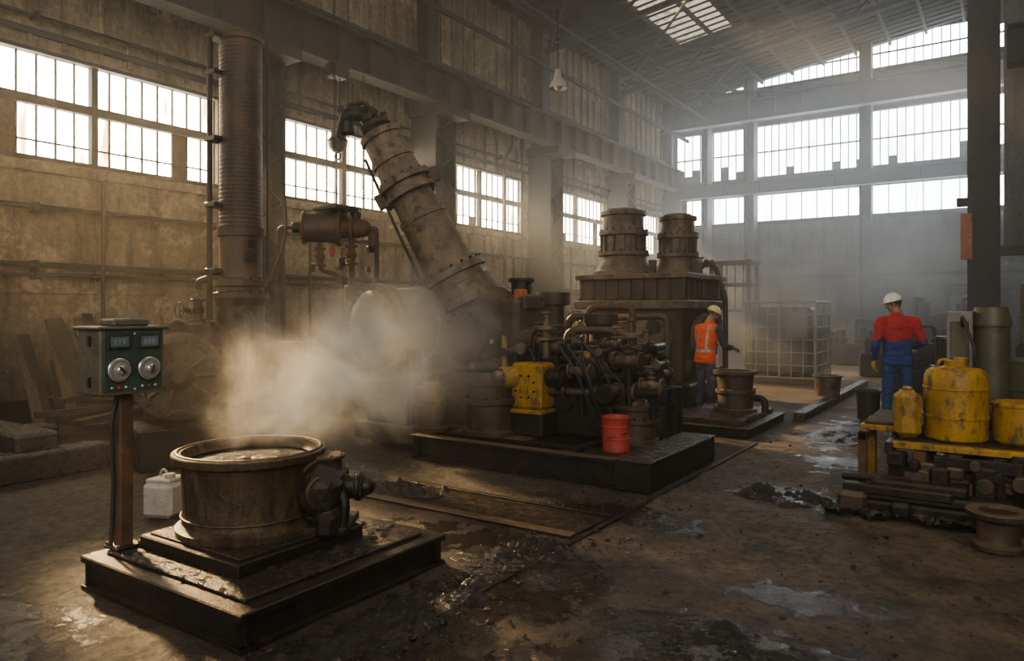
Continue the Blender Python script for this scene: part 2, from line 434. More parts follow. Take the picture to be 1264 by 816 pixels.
# big column near right + partition
p = P('steel_column')
cx, cy = -.36, 19.0
for q in (-1, 1): p.b2((cx-.3, cy+q*.3-.03, 0), (cx+.3, cy+q*.3+.03, 12.0), BEAM, 0)
p.b2((cx-.03, cy-.3, 0), (cx+.03, cy+.3, 12.0), BEAM, 0)
p.b2((cx-.34, cy-.4, 0), (cx+.34, cy+.4, .1), DARK)
p.b2((cx-.5, cy-.34, 3.9), (cx-.3, cy-.3, 4.1), BEAM)
p.b2((cx-.42, cy-.42, 2.75), (cx-.2, cy-.33, 3.75), ORPNT)
p.done()
p = P('wall_partition')
p.b2((0, 21.9, 3.2), (XR, 22.1, 12.2), BACKW, 0)
for k in range(60): p.b2((k*.2, 21.85, 3.2), (k*.2+.1, 21.9, 7.6), BACKW, 0)
p.b2((-.1, 21.7, 3.0), (XR, 21.9, 3.25), BEAM)
p.done()
p = P('crane_runway_beam')
p.ibeam((.05, 17.9, 7.0), (6.0, 17.9, 7.0), .4, .8, BEAM, .05, stiff=1)
p.ibeam((.0, -6, 11.2), (.0, 28.5, 11.2), .0+.35, .5, BEAM, .04)
p.done()

# ceiling
p = P('ceiling')
def strip(x0, x1, y0, y1, m):
    a = p.bm; i = p.mi(m); vs = []
    if m is GLASSR:
        p.quad([(x0, y0, roofz(x0)), (x1, y0, roofz(x1)), (x1, y1, roofz(x1)), (x0, y1, roofz(x0))], m); return
    for dz in (0, .08):
        for x, y in ((x0, y0), (x1, y0), (x1, y1), (x0, y1)): vs.append(a.verts.new((x, y, roofz(x)+dz)))
    for q in ((3, 2, 1, 0), (4, 5, 6, 7), (0, 1, 5, 4), (1, 2, 6, 5), (2, 3, 7, 6), (3, 0, 4, 7)):
        a.faces.new([vs[j] for j in q]).material_index = i
sk = [(-9.2, -7.4), (-3, -1.4)]
edges = [XW-.3, -9.2, -7.4, -3, -1.4, 6, XR]
for x0, x1 in zip(edges, edges[1:]):
    if (x0, x1) in sk:
        for y0, y1, m in ((-8, 19.6, ROOF), (19.6, 23.9, GLASSR), (23.9, YB+.3, ROOF)):
            strip(x0, x1, y0, y1, m)
    else: strip(x0, x1, -8, YB+.3, ROOF)
p.done()
p = P('roof_purlins')
x = XW+.5
while x < XR:
    p.b2((x-.04, -8, roofz(x)-.16), (x+.04, YB, roofz(x)-.02), ROOF, 0); x += 1.15
for y in [k*.43 for k in range(0, 70)]:
    p.beam((XW, y, roofz(XW)-.03), (6, y, roofz(6)-.03), .05, .05, ROOF, 0)
p.done()
for y in cols[1:-1]:
    p = P('roof_truss')
    for dz in (.22, .85):
        p.beam((-12, y, roofz(-12)-dz), (6, y, roofz(6)-dz), .14, .14, ROOF, 0); p.beam((6, y, roofz(6)-dz), (12, y, roofz(12)-dz), .14, .14, ROOF, 0)
    x = -12; k = 0
    while x < 11.5:
        za, zb = roofz(x), roofz(x+.9)
        p.beam((x, y, za-(.85 if k % 2 else .22)), (x+.9, y, zb-(.22 if k % 2 else .85)), .06, .06, ROOF, 0)
        x += .9; k += 1
    p.done()
p = P('roof_bracing')
for k in range(len(cols)-1):
    y0, y1 = cols[k], cols[k+1]
    p.cyl((-11.5, y0, 9.7), (-7, y1, 10.2), .04, BEAM, seg=8); p.cyl((-7, y0, 10.2), (-11.5, y1, 9.7), .04, BEAM, seg=8)
p.cyl((-10.8, -5, 8.6), (-10.8, 29, 8.6), .07, BEAM, seg=10)
p.cyl((-9.9, 2, 9.3), (-9.9, 29, 9.3), .04, BEAM, seg=10)
p.done()

# ------------------------------------------------------------------ foreground base & vat
p = P('vat_base_platform')
X0, X1, Y0, Y1 = -4.55, -3.03, 2.17, 3.70
p.b2((X0+.1, Y0+.1, 0), (X1-.1, Y1-.1, .13), DARK)
for a, b in (((X0, Y0+.04, .085), (X1, Y0+.04, .085)), ((X0, Y1-.04, .085), (X1, Y1-.04, .085))): p.ibeam(a, b, .1, .17, DARK, .018)
for xx in (X0+.04, X1-.04): p.ibeam((xx, Y0, .085), (xx, Y1, .085), .1, .17, DARK, .018)
p.b2((X0-.01, Y0-.01, .165), (X1+.01, Y1+.01, .19), DARK)
p.b2((X0+.10, Y0+.09, .19), (X1-.10, Y1-.10, .215), SLAB)
p.b2((-4.34, 2.40, .215), (-3.38, 3.32, .29), DARK)
p.b2((-4.30, 2.44, .29), (-3.42, 3.28, .305), SLAB)
for k in range(60):
    p.ball((RN.uniform(-3.6, -3.15), RN.uniform(2.6, 3.55), .215), RN.uniform(.012, .045), WET, sc=(1, 1, .5), sub=2, jit=.6)
for k in range(50):
    p.ball((RN.uniform(-4.4, -3.2), RN.uniform(2.26, 2.36), .213), RN.uniform(.008, .022), WET, sc=(1.6, 1, .3), sub=2, jit=.6)
p.done()
vc = V((-3.91, 2.87, -.012))
p = P('steaming_vat')
def sp_(pr): return [(h*1.07, r*.935) for h, r in pr]
p.lathe(vc+V((0, 0, .315)), (0, 0, 1), sp_([(0, .46), (.035, .465), (.04, .45), (.06, .425), (.09, .42), (.36, .43), (.39, .44), (.405, .475), (.41, .485), (.445, .49), (.452, .485), (.452, .43), (.42, .42), (.405, .41), (.40, .40)]), VATM, 64, cap=False)
p.lathe(vc+V((0, 0, .725)), (0, 0, 1), [(0, .01), (.012, .2), (.006, .38), (-.02, .395)], WET, 48, cap=False)
p.torus(vc+V((0, 0, .42)), (0, 0, 1), .40, .008, VATM, 64)
p.torus(vc+V((0, 0, .798)), (0, 0, 1), .425, .012, VATM, 64)
for k in range(18):
    a = RN.uniform(0, 6.28); rr = RN.uniform(.02, .31)
    p.ball(vc+V((rr*math.cos(a), rr*math.sin(a), .731)), RN.uniform(.02, .06), WET, sc=(1, 1, .3), sub=2, jit=.5)
u = V((.829, .559, 0)); w = V((-.559, .829, 0))
cc = vc+u*.47
p.box(cc+V((0, 0, .52)), (.24, .34, .34), DARK, rot=math.atan2(u.y, u.x), bev=.05)
p.box(cc+V((0, 0, .33)), (.34, .40, .05), DARK, rot=math.atan2(u.y, u.x), bev=.01)
p.ball(cc-w*.12+V((0, 0, .56)), .15, DARK, sc=(1, .9, 1.1), sub=3, jit=.25)
p.ball(cc-w*.15+u*.05+V((0, 0, .42)), .10, DARK, sub=3, jit=.3)
p.ball(cc-w*.05-u*.1+V((0, 0, .68)), .10, IRON, sub=3, jit=.3)
p.flange(cc-w*.2+u*.02+V((0, 0, .57)), u-w, .10, .03, IRON, 8)
p.cyl(cc+u*.05+V((0, 0, .56)), cc+u*.24+V((0, 0, .56)), .075, DARK, seg=20)
p.flange(cc+u*.21+V((0, 0, .56)), u, .09, .03, DARK, 8)
p.ball(cc+u*.25+V((0, 0, .56)), .06, DARK, sub=2)
p.cyl(cc+V((0, 0, .66)), cc+V((0, 0, .76)), .10, IRON, seg=20)
p.flange(cc+V((0, 0, .75)), (0, 0, 1), .12, .025, IRON, 8)
p.pipe([cc+u*.1-w*.1+V((0, 0, .60)), cc+u*.16-w*.15+V((0, 0, .50)), cc+u*.14-w*.15+V((0, 0, .33))], .03, DARK)
p.box(cc+u*.06-w*.22+V((0, 0, .38)), (.12, .1, .15), DARK, rot=.6, bev=.03)
p.done()

# control panel
p = P('control_panel')
q = V((-4.43, 2.35, 0))
p.b2(q+V((-.042, -.042, .215)), q+V((.042, .042, 1.16)), RUST, .01)
p.b2(q+V((-.08, -.08, .215)), q+V((.08, .08, .235)), DARK)
p.bolts(q+V((0, 0, .235)), (0, 0, 1), .09, 4, .010, .015, RUST)
p.b2(q+V((-.14, -.20, 1.15)), q+V((.12, .19, 1.545)), PBOX, .012)
p.b2(q+V((-.16, -.22, 1.535)), q+V((.14, .21, 1.555)), PBOX, .006)
p.b2(q+V((-.08, -.10, 1.555)), q+V((.08, .12, 1.60)), PBOX, .01)
p.b2(q+V((.12, -.18, 1.165)), q+V((.128, .17, 1.53)), GREEN, .003)
p.b2(q+V((.122, -.19, 1.155)), q+V((.132, .18, 1.168)), PBOX, 0)
for yy in (-.095, .085):
    c = q+V((.128, yy, 1.465))
    p.b2(c+V((0, -.07, -.045)), c+V((.012, .07, .045)), BLK, .004)
    p.b2(c+V((.010, -.052, -.03)), c+V((.016, .052, .03)), LCD, 0)
    for j in range(3): p.b2(c+V((.016, -.035+j*.025, -.016)), c+V((.0175, -.02+j*.025, .016)), CHROME, 0)
    c = q+V((.128, yy, 1.30))
    p.cyl(c, c+V((.012, 0, 0)), .078, BLK, seg=32)
    p.cyl(c, c+V((.018, 0, 0)), .070, CHROME, seg=32)
    p.torus(c+V((.018, 0, 0)), (1, 0, 0), .056, .006, GREY)
    p.cyl(c, c+V((.045, 0, 0)), .026, CHROME, seg=20)
    p.box(c+V((.048, 0, 0)), (.012, .012, .05), BLK, rot=Matrix.Rotation(.7 if yy < 0 else -.4, 3, 'X'), bev=.002)
    for j in range(3): p.cyl(c+V((0, -.04+.04*j, -.105)), c+V((.012, -.04+.04*j, -.105)), .009, REDP if j == 1 else CHROME, seg=10)
for zz in (1.18, 1.51): p.cyl(q+V((.128, -.0, zz)), q+V((.136, -.0, zz)), .008, CHROME, seg=8)
for zz in (1.23, 1.47): p.b2(q+V((-.0, -.215, zz-.03)), q+V((.02, -.195, zz+.03)), DARK, .003)
p.pipe([q+V((0, -.03, 1.15)), q+V((.02, -.08, 1.0)), q+V((.0, -.06, .6)), q+V((-.02, -.065, .23))], .012, BLK)
p.done()

# plastic container behind
p = P('white_container')
c = V((-5.6, 3.32, 0))
p.box(c+V((0, 0, .14)), (.27, .27, .28), WHITE, rot=.35, bev=.035)
p.box(c+V((0, 0, .29)), (.22, .22, .03), WHITE, rot=.35, bev=.01); p.cyl(c+V((.05, .0, .29)), c+V((.05, 0, .34)), .04, WHITE)
p.torus(c+V((-.04, 0, .31)), (0, 1, 0), .05, .01, WHITE)
p.done()

# ------------------------------------------------------------------ exhaust tower (left)
p = P('exhaust_pipe_tower')
t0 = V((-7.85, 5.62, 0))
p.lathe(t0+V((0, 0, 0)), (0, 0, 1), [(0, .5), (.12, .5), (.12, .42), (.6, .38), (.95, .40), (1.0, .34), (1.5, .28), (1.7, .28)], DARK, 32)
prof = [(1.70, .28), (1.78, .31), (1.80, .33), (1.86, .33), (1.88, .28), (1.93, .27), (1.95, .32), (2.02, .32), (2.04, .25), (2.55, .25), (2.56, .28), (2.66, .28)]
z = 2.66
while z < 4.95:
    prof += [(z, .249), (z+.014, .254), (z+.03, .254), (z+.044, .249)]; z += .05
prof += [(z, .25), (z+.0, .27), (z+.06, .27), (z+.07, .23), (z+.10, .21)]
TOWM = grime('tower_rusty_iron', (.085, .055, .032), (.038, .028, .019), (.13, .062, .026), metal=.35, scale=3, rough=(.35, .7))
p.lathe(t0, (0, 0, 1), prof, TOWM, 36)
p.bolts(t0+V((0, 0, 1.86)), (0, 0, 1), .30, 14, .018, .03, DARK); p.bolts(t0+V((0, 0, 2.02)), (0, 0, 1), .29, 14, .018, .03, DARK)
p.cyl(t0+V((-.15, -.33, .0)), t0+V((-.15, -.33, 5.0)), .035, DARK, seg=10)
for z in (2.1, 2.9, 3.7, 4.5, 4.95): p.b2(t0+V((-.2, -.37, z)), t0+V((0, 0, z+.06)), DARK)
p.cyl(t0+V((.28, .18, 2.1)), t0+V((.28, .18, 5.0)), .014, DARK, seg=8)
for z in (2.3, 2.45): p.box(t0+V((.26, -.05, z)), (.08, .14, .1), DARK)
p.cyl(t0+V((-.1, -.75, 1.25)), t0+V((.0, .35, 1.25)), .24, DARK, seg=28)
p.flange(t0+V((-.1, -.75, 1.25)), (0, 1, 0), .29, .05, DARK, 12)
p.flange(t0+V((-.05, -.38, 1.25)), (0, 1, 0), .28, .05, DARK, 12)
p.pipe([t0+V((.2, -.2, 1.6)), t0+V((.45, -.2, 1.6)), t0+V((.45, -.2, .1))], .06, DARK)
p.valve(t0+V((-.2, -.45, 1.65)), (0, 0, 1), .06, DARK, stem=(0, -1, 0))
p.pipe([t0+V((-.2, -.45, 1.9)), t0+V((-.2, -.45, 2.0)), t0+V((-.1, -.2, 2.1))], .035, DARK)
p.box(t0+V((.25, .45, .9)), (.5, .4, .7), DARK, bev=.04)
p.pipe([t0+V((.3, .2, 2.0)), t0+V((.42, .38, 2.6)), t0+V((.36, .25, 4.3)), t0+V((.25, .15, 4.9))], .012, BLK, bend=.3)
p.done()
# rotor disc
p = P('rotor_wheel')
c = V((-7.45, 4.55, .93)); ax = V((.87, -.45, .0))
axn = ax.normalized()
p.lathe(c-axn*.1, ax, [(0, .40), (.02, .47), (.12, .48), (.14, .45), (.14, .38), (.11, .36), (.11, .17), (.16, .15), (.22, .10), (.24, .07)], IRON, 44)
B = basis(ax)
for k in range(10):
    a = k*math.pi/5; d = B@V((math.cos(a), math.sin(a), 0)); p.cyl(c+axn*.03+d*.16, c+axn*.03+d*.38, .025, IRON, seg=8)
p.bolts(c+axn*.04, ax, .415, 20, .018, .03, DARK)
p.box(c-axn*.3+V((0, 0, -.45)), (.5, .6, .8), DARK, rot=-.3, bev=.04)
p.cyl(c-axn*.7, c, .2, DARK, seg=24)
p.box(c+V((-.05, 0, -.72)), (.9, .9, .4), DARK, rot=-.3)
p.done()

# left curb & debris
p = P('concrete_kerb'); p.b2((-8.1, -2, 0), (-7.75, 4.0, .26), SLAB, .02); p.b2((-10.4, -2, 0), (-8.1, 4.0, .12), SLAB, .02)
p.b2((-9.3, 0, .12), (-8.9, 4.0, .35), DARK, .03); p.b2((-9.9, 3.2, .1), (-8.0, 3.6, .42), SLAB, .03); p.done()
p = P('scrap_timber_pile')
for k in range(16):
    y = 4.7+k*.13+RN.uniform(-.05, .05)
    p.beam((-11.1+RN.uniform(-.1, .3), y, 0.02), (-11.7, y+RN.uniform(-.3, .3), RN.uniform(.9, 1.6)), .14, .04, DARK if k % 3 else WOOD)
for k in range(14):
    x = RN.uniform(-10.6, -9.0); y = RN.uniform(4.2, 6.6); a = RN.uniform(0, 3.1)
    p.beam((x, y, .10+.03*k), (x+1.0*math.cos(a), y+1.0*abs(math.sin(a)), .14+.03*k), .14, .07, DARK)
p.done()
p = P('machine_debris')
for k in range(34):
    x = RN.uniform(-10.4, -8.7); y = RN.uniform(6.4, 10.5); s_ = RN.uniform(.15, .5)
    if k % 2: p.box((x, y, s_*.5), (s_, s_*1.4, s_), DARK, rot=RN.uniform(0, 3), bev=.03)
    else: p.lathe((x, y, 0), (0, 0, 1), [(0, s_*.5), (.05, s_*.5), (.06, s_*.35), (s_, s_*.35), (s_, s_*.5), (s_+.06, s_*.5)], DARK, 20)
p.done()

# ------------------------------------------------------------------ hoist on runway beam
p = P('chain_hoist')
hx, hy = -11.0, 10.1
p.box((hx, hy, 6.4), (.3, .34, .28), DARK, bev=.03); p.wheel((hx, hy-.2, 6.42), (0, 1, 0), .13, DARK)
for dx in (-.05, .05):
    p.cyl((hx+dx, hy, 5.1), (hx+dx, hy, 6.3), .014, DARK, seg=6)
p.ball((hx, hy, 4.97), .19, IRON, sub=3); p.torus((hx, hy, 5.02), (0, 0, 1), .19, .02, DARK); p.b2((hx-.1, hy-.1, 5.05), (hx+.1, hy+.1, 5.25), DARK)
p.torus((hx, hy, 4.72), (0, 1, 0), .07, .02, DARK)
p.done()
def chain(name, a, b, r=.016):
    p = P(name); a = V(a); b = V(b); L = (b-a).length; n = int(L/(r*5)); d = (b-a).normalized()
    for k in range(n):
        c = a+d*(k+.5)*L/n
        p.torus(c, (1, 0, 0) if k % 2 else (0, 1, 0), r*1.9, r*.7, DARK, 8, 5)
    p.done()
chain('hoist_chain', (-11.05, 8.0, 6.5), (-11.05, 8.0, 2.2), .014)
chain('hoist_chain', (-10.95, 10.75, 6.5), (-10.95, 10.75, 3.2), .014)
chain('hoist_chain', (-7.05, 6.65, 9.5), (-7.05, 6.65, 2.98), .009)
chain('hoist_chain', (-7.2, 6.55, 9.5), (-7.2, 6.55, 2.98), .007)

# ------------------------------------------------------------------ suspended valve unit
p = P('suspended_valve_unit')
c = V((-7.2, 6.58, 2.72)); ax = V((.75, .66, 0))
p.cyl(c-ax*.42, c+ax*.05, .19, IRON, seg=28); p.flange(c-ax*.40, ax, .215, .04, RUST, 10); p.flange(c+ax*.04, ax, .235, .06, RUST, 12)
p.cyl(c+ax*.05, c+ax*.32, .13, RUST, seg=24); p.flange(c+ax*.2, ax, .17, .04, RUST, 8); p.ball(c+ax*.34, .12, RUST, sub=2)
p.cyl(c-ax*.55, c-ax*.4, .07, DARK)
p.cyl(c+V((0, 0, .05)), c+V((0, 0, .30)), .06, DARK); p.b2(c+V((-.22, -.2, .22)), c+V((.22, .2, .27)), DARK)
p.pipe([c-ax*.5, c-ax*.72+V((0, 0, 0)), c-ax*.72+V((0, 0, -1.4))], .028, IRON)
p.pipe([c-ax*.2+V((0, 0, -.15)), c-ax*.2+V((0, 0, -.55)), c+ax*.05+V((0, 0, -.62)), c+ax*.05+V((0, 0, -.75))], .03, RUST)
p.pipe([c+ax*.2+V((0, 0, -.1)), c+ax*.2+V((0, 0, -.85))], .045, RUST)
p.pipe([c+ax*.42, c+ax*.52, c+ax*.52+V((0, 0, -.7)), c+ax*.4+V((0, 0, -.9))], .035, IRON)
p.valve(c+ax*.2+V((0, 0, -.35)), (0, 0, 1), .055, RUST, stem=(.5, -.8, 0))
p.valve(c-ax*.2+V((0, 0, -.38)), (0, 0, 1), .05, RUST, stem=(.5, -.8, 0))
p.box(c+ax*.48+V((0, 0, -.15)), (.12, .12, .2), RUST, bev=.02); p.box(c-ax*.05+V((0, 0, -.3)), (.06, .06, .16), REDP, bev=.02)
p.box(c+V((0, .05, .14)), (.2, .16, .14), RUST, bev=.02); p.box(c+ax*.25+V((0, 0, .14)), (.12, .12, .14), DARK, bev=.02)
for k in range(7):
    e = c+ax*RN.uniform(-.3, .5)+V((0, RN.uniform(-.15, .1), RN.uniform(-.6, -.15)))
    p.box(e, (RN.uniform(.05, .12), .07, RN.uniform(.06, .14)), RN.choice([DARK, RUST]), rot=RN.uniform(0, 2), bev=.01)
p.cyl(c+ax*.2+V((0, 0, -.95)), c+ax*.2+V((0, 0, -.75)), .09, IRON)
p.done()

# ------------------------------------------------------------------ main tilting machine
p = P('tilting_furnace_machine')
a0 = V((-6.21, 6.18, 1.47)); a1 = V((-5.88, 8.1, 1.47)); ad = (a1-a0).normalized()
p.lathe(a0-ad*.05, ad, [(-.03, .06), (-.03, .15), (0, .28), (.05, .38), (.10, .42), (.10, .50), (.19, .50), (.20, .46), (.24, .45), (.25, .49), (.31, .49), (.32, .455), (.75, .455), (.76, .48), (.83, .48), (.84, .45), (1.15, .45), (1.16, .52), (1.26, .52), (1.27, .46), (2.0, .46)], IRONT, 56)
p.bolts(a0+ad*.05, -ad, .46, 24, .014, .022, IRON); p.bolts(a0+ad*1.21, ad, .49, 24, .02, .03, DARK); p.bolts(a0+ad*1.10, -ad, .49, 24, .02, .03, DARK)
p.cyl(a0-ad*.14, a0-ad*.05, .10, IRONT); p.bolts(a0-ad*.06, -ad, .2, 8, .012, .02, IRON)
for s_ in (.35, 1.35):
    c = a0+ad*s_; p.box(c+V((0, 0, -.72)), (.75, .16, .9), IRON, bev=.02); p.box(c+V((0, 0, -1.28)), (.95, .32, .2), IRON)
    p.box(c+V((0.3, 0, -.72)), (.1, .3, .9), IRON)
cc = V((-5.55, 7.5, 0))
p.lathe(cc, (0, 0, 1), [(0, .75), (.25, .75), (.27, .6), (.9, .55), (.95, .66), (1.05, .66), (1.08, .52), (1.75, .50), (1.85, .44), (1.95, .30)], IRON, 40)
p.bolts(cc+V((0, 0, 1.05)), (0, 0, 1), .61, 20, .025, .035, DARK)
p.box(cc+V((.45, .15, 1.3)), (.5, .7, 1.0), IRON, bev=.06)
p.cyl(cc+V((.3, -.3, 1.35)), cc+V((.3, -.75, 1.35)), .25, IRON, seg=28); p.flange(cc+V((.3, -.72, 1.35)), (0, 1, 0), .31, .07, IRON, 14, DARK)
p.cyl(cc+V((.3, 0, 1.2)), cc+V((.95, 0, 1.2)), .22, IRON, seg=24); p.flange(cc+V((.9, 0, 1.2)), (1, 0, 0), .29, .06, IRON, 12)
p.box(cc+V((.62, .0, 1.84)), (.12, .16, .14), ORPNT, bev=.02); p.box(cc+V((.55, .15, 1.75)), (.35, .45, .2), IRON, bev=.03)
p.cyl(cc+V((.5, .2, 1.7)), cc+V((.5, .2, 2.05)), .13, DARK); p.flange(cc+V((.5, .2, 2.03)), (0, 0, 1), .17, .04, DARK, 8)
# arm
b0 = V((-5.75, 7.32, 1.95)); b1 = V((-6.63, 6.78, 3.92)); bd = (b1-b0).normalized()
p.lathe(b0, bd, [(-.25, .46), (0, .44), (.02, .40), (.12, .40), (.13, .45), (.22, .45), (.23, .36), (.28, .33), (.95, .30), (.96, .315), (1.02, .315), (1.03, .285), (1.30, .27), (1.31, .35), (1.37, .35), (1.38, .30), (1.46, .30), (1.47, .36), (1.54, .36), (1.55, .28), (1.78, .265), (1.79, .285), (1.85, .285), (1.86, .26), (2.12, .25), (2.13, .275), (2.2, .275), (2.24, .2)], IRONT, 44)
p.bolts(b0+bd*.22, bd, .42, 18, .022, .035, DARK); p.bolts(b0+bd*1.54, bd, .33, 16, .018, .03, DARK); p.bolts(b0+bd*1.31, -bd, .33, 16, .018, .03, DARK)
sd = bd.cross(V((.559, -.829, 0))).normalized()
for q, off in ((1, .37), (-1, .37)):
    p.box(b0+bd*1.42+sd*q*off, (.09, .14, .2), IRON, rot=basis(bd), bev=.015)
p.pipe([b0+bd*.3-sd*.40, b0+bd*1.2-sd*.36, b0+bd*2.0-sd*.31], .02, DARK)
h0 = b1+bd*.10; lf = V((-.829, -.559, 0))
p.pipe([h0, h0+bd*.16, h0+bd*.2+lf*.28+V((0, 0, -.02)), h0+lf*.36+V((0, 0, -.10))], .10, DARK, bend=.14, seg=16)
p.flange(h0+V((0, 0, .0)), bd, .2, .06, DARK, 10)
p.ball(h0+bd*.14+lf*.02, .14, DARK, sub=2, jit=.3); p.box(h0+bd*.22+lf*.16, (.22, .16, .12), DARK, rot=.5, bev=.03)
for k in (-1, 0, 1):
    o = V((.559, -.829, 0))*k*.09
    p.pipe([h0+bd*.12+lf*.22+o, h0+lf*.42+o+V((0, 0, .05)), h0+lf*.46+o+V((0, 0, -.18))], .028, DARK, bend=.1, seg=8)
p.pipe([h0+bd*.1, h0+bd*.35-lf*.05, h0+bd*.3+lf*.2], .03, DARK)
p.cyl(h0-bd*.0-lf*.1, h0+bd*.2-lf*.2, .04, DARK)
def pump(c, r, h, m):
    p.lathe(c, (0, 0, 1), [(0, r*1.15), (.05, r*1.15), (.06, r), (h*.55, r*.95), (h*.56, r*1.12), (h*.66, r*1.12), (h*.67, r*.9), (h*.9, r*.9), (h*.91, r*1.05), (h, r*1.05), (h, r*.6), (h+.06, r*.5)], m, 32)
    p.bolts(V(c)+V((0, 0, h*.66)), (0, 0, 1), r*1.03, 14, .014, .025, DARK)
pump((-4.85, 6.75, .25), .27, .62, IRON)
pump((-5.55, 6.55, .25), .2, .5, IRON)
pump((-3.35, 7.35, .2), .24, .42, IRON)
pump((-3.95, 7.55, .2), .2, .9, IRON)
pump((-3.35, 8.0, .2), .18, .55, DARK)
p.b2((-6.6, 6.6, 0), (-4.3, 9.2, .25), IRON, .02)
p.b2((-5.1, 7.1, .25), (-3.5, 9.0, .62), DARK, .03)
p.b2((-4.95, 7.5, .6), (-4.3, 8.5, 1.0), IRON, .04)
p.b2((-4.2, 8.0, .6), (-3.6, 8.8, .85), IRON, .04)
# yellow gearbox
p.box((-4.42, 6.98, .80), (.40, .34, .52), YEL, bev=.035)
p.box((-4.42, 6.98, .52), (.46, .4, .05), YEL, bev=.01)
p.cyl((-4.58, 6.83, .90), (-4.66, 6.68, .90), .12, YEL, seg=24); p.cyl((-4.66, 6.68, .90), (-4.70, 6.61, .90), .075, IRONT, seg=20)
p.bolts((-4.66, 6.68, .90), (-.12, -.23, 0), .095, 8, .012, .02, DARK)
p.bolts((-4.42, 6.81, .80), (0, -1, 0), .13, 8, .012, .02, DARK)
p.b2((-4.66, 6.78, .25), (-4.18, 7.2, .52), DARK, .02)
p.cyl((-4.22, 6.98, .9), (-3.98, 6.98, .9), .10, DARK); p.flange((-4.05, 6.98, .9), (1, 0, 0), .14, .05, DARK, 8)
p.box((-5.25, 6.95, 1.02), (.09, .09, .16), YEL, bev=.02); p.box((-5.05, 7.0, 1.28), (.12, .08, .07), YEL, bev=.02); p.box((-3.75, 7.0, 1.16), (.08, .06, .06), YEL, bev=.01)
p.cyl((-4.9, 7.1, .7), (-4.9, 7.1, 1.35), .035, YEL)
# pipework
def inside(x, y): return x < -.372*y-.12
zz = [.75, .9, 1.05, 1.2]
for k, z in enumerate(zz):
    y = 7.0+k*.28
    p.pipe([(-5.0, y, z), (-3.9, y, z), (-3.45, y+.25, z), (-3.55, y+.8, z)], .045+.008*(k % 2), DARK if k % 2 else IRON)
    for x in (-4.8, -4.4, -4.0): p.flange((x+.1*k, y, z), (1, 0, 0), .095, .03, IRON, 8)
for (x, y, z, r) in [(-4.25, 7.2, 1.22, .07), (-3.85, 7.05, .98, .06), (-3.35, 7.2, 1.1, .07), (-3.5, 7.8, 1.05, .06), (-4.6, 7.4, 1.28, .06), (-3.75, 7.7, 1.25, .055), (-3.1, 7.25, .85, .055), (-3.6, 8.3, 1.0, .06)]:
    p.valve((x, y, z), (1, 0, 0), r, IRON if r > .06 else IRONT, sl=3.6)
    p.pipe([(x, y, z), (x, y+.04, .5)], r*.6, DARK)
for (x, y, z) in [(-4.35, 7.15, 1.50), (-3.45, 7.5, 1.42)]:
    p.lathe((x, y, z-.4), (0, 0, 1), [(0, .05), (.2, .05), (.21, .12), (.24, .12), (.25, .06), (.32, .06), (.33, .14), (.37, .14), (.38, .04), (.5, .035), (.51, .06), (.54, .06)], IRONT, 20)
for k in range(70):
    x = RN.uniform(-4.9, -2.9); y = RN.uniform(6.9, 8.6); z = RN.uniform(.45, 1.25); d = RN.choice([(1, 0, 0), (0, 1, 0), (0, 0, 1)]); L = RN.uniform(.12, .32); r = RN.uniform(.025, .075)
    e = V((x, y, z))+V(d)*L
    if not inside(e.x+.05, e.y): continue
    p.cyl((x, y, z), e, r, RN.choice([IRON, DARK, IRON, RUST, IRONT]), seg=16); p.flange((x, y, z), d, r*1.5, .03, RN.choice([DARK, IRONT]), 6); p.flange(e, d, r*1.4, .03, IRON, 6)
for k in range(14):
    x = RN.uniform(-4.9, -3.4); y = RN.uniform(6.9, 7.6); z = RN.uniform(.9, 1.35)
    p.pipe([(x, y, z), (x+RN.uniform(-.2, .2), y-.15, z+RN.uniform(.05, .15)), (x+RN.uniform(.1, .3), y-.18, z-.2), (x+.3, y, .5)], .014, BLK, bend=.1, seg=8)
p.pipe([(-4.9, 8.6, .8), (-4.9, 8.6, 1.38), (-4.4, 8.8, 1.38), (-4.0, 8.9, 1.3), (-4.0, 8.9, .3)], .055, IRON)
p.pipe([(-5.0, 9.4, .3), (-5.0, 9.4, 1.7), (-4.4, 9.6, 1.7), (-4.4, 9.6, .2)], .05, RUST)
p.cyl((-4.0, 8.6, .3), (-4.0, 8.6, 1.2), .26, IRON, seg=28); p.flange((-4.0, 8.6, 1.22), (0, 0, 1), .32, .06, IRON, 16)
p.cyl((-3.28, 8.2, 0), (-3.28, 8.2, .75), .15, DARK, seg=24); p.box((-3.45, 7.9, .3), (.3, .3, .6), DARK, bev=.03)
for (x, y, h) in [(-5.3, 8.9, 1.9), (-4.7, 9.2, 1.6)]:
    p.lathe((x, y, 0), (0, 0, 1), [(0, .2), (h*.6, .2), (h*.6, .3), (h*.66, .3), (h*.67, .16), (h*.9, .16), (h*.91, .24), (h, .24)], IRON, 24)
p.done()

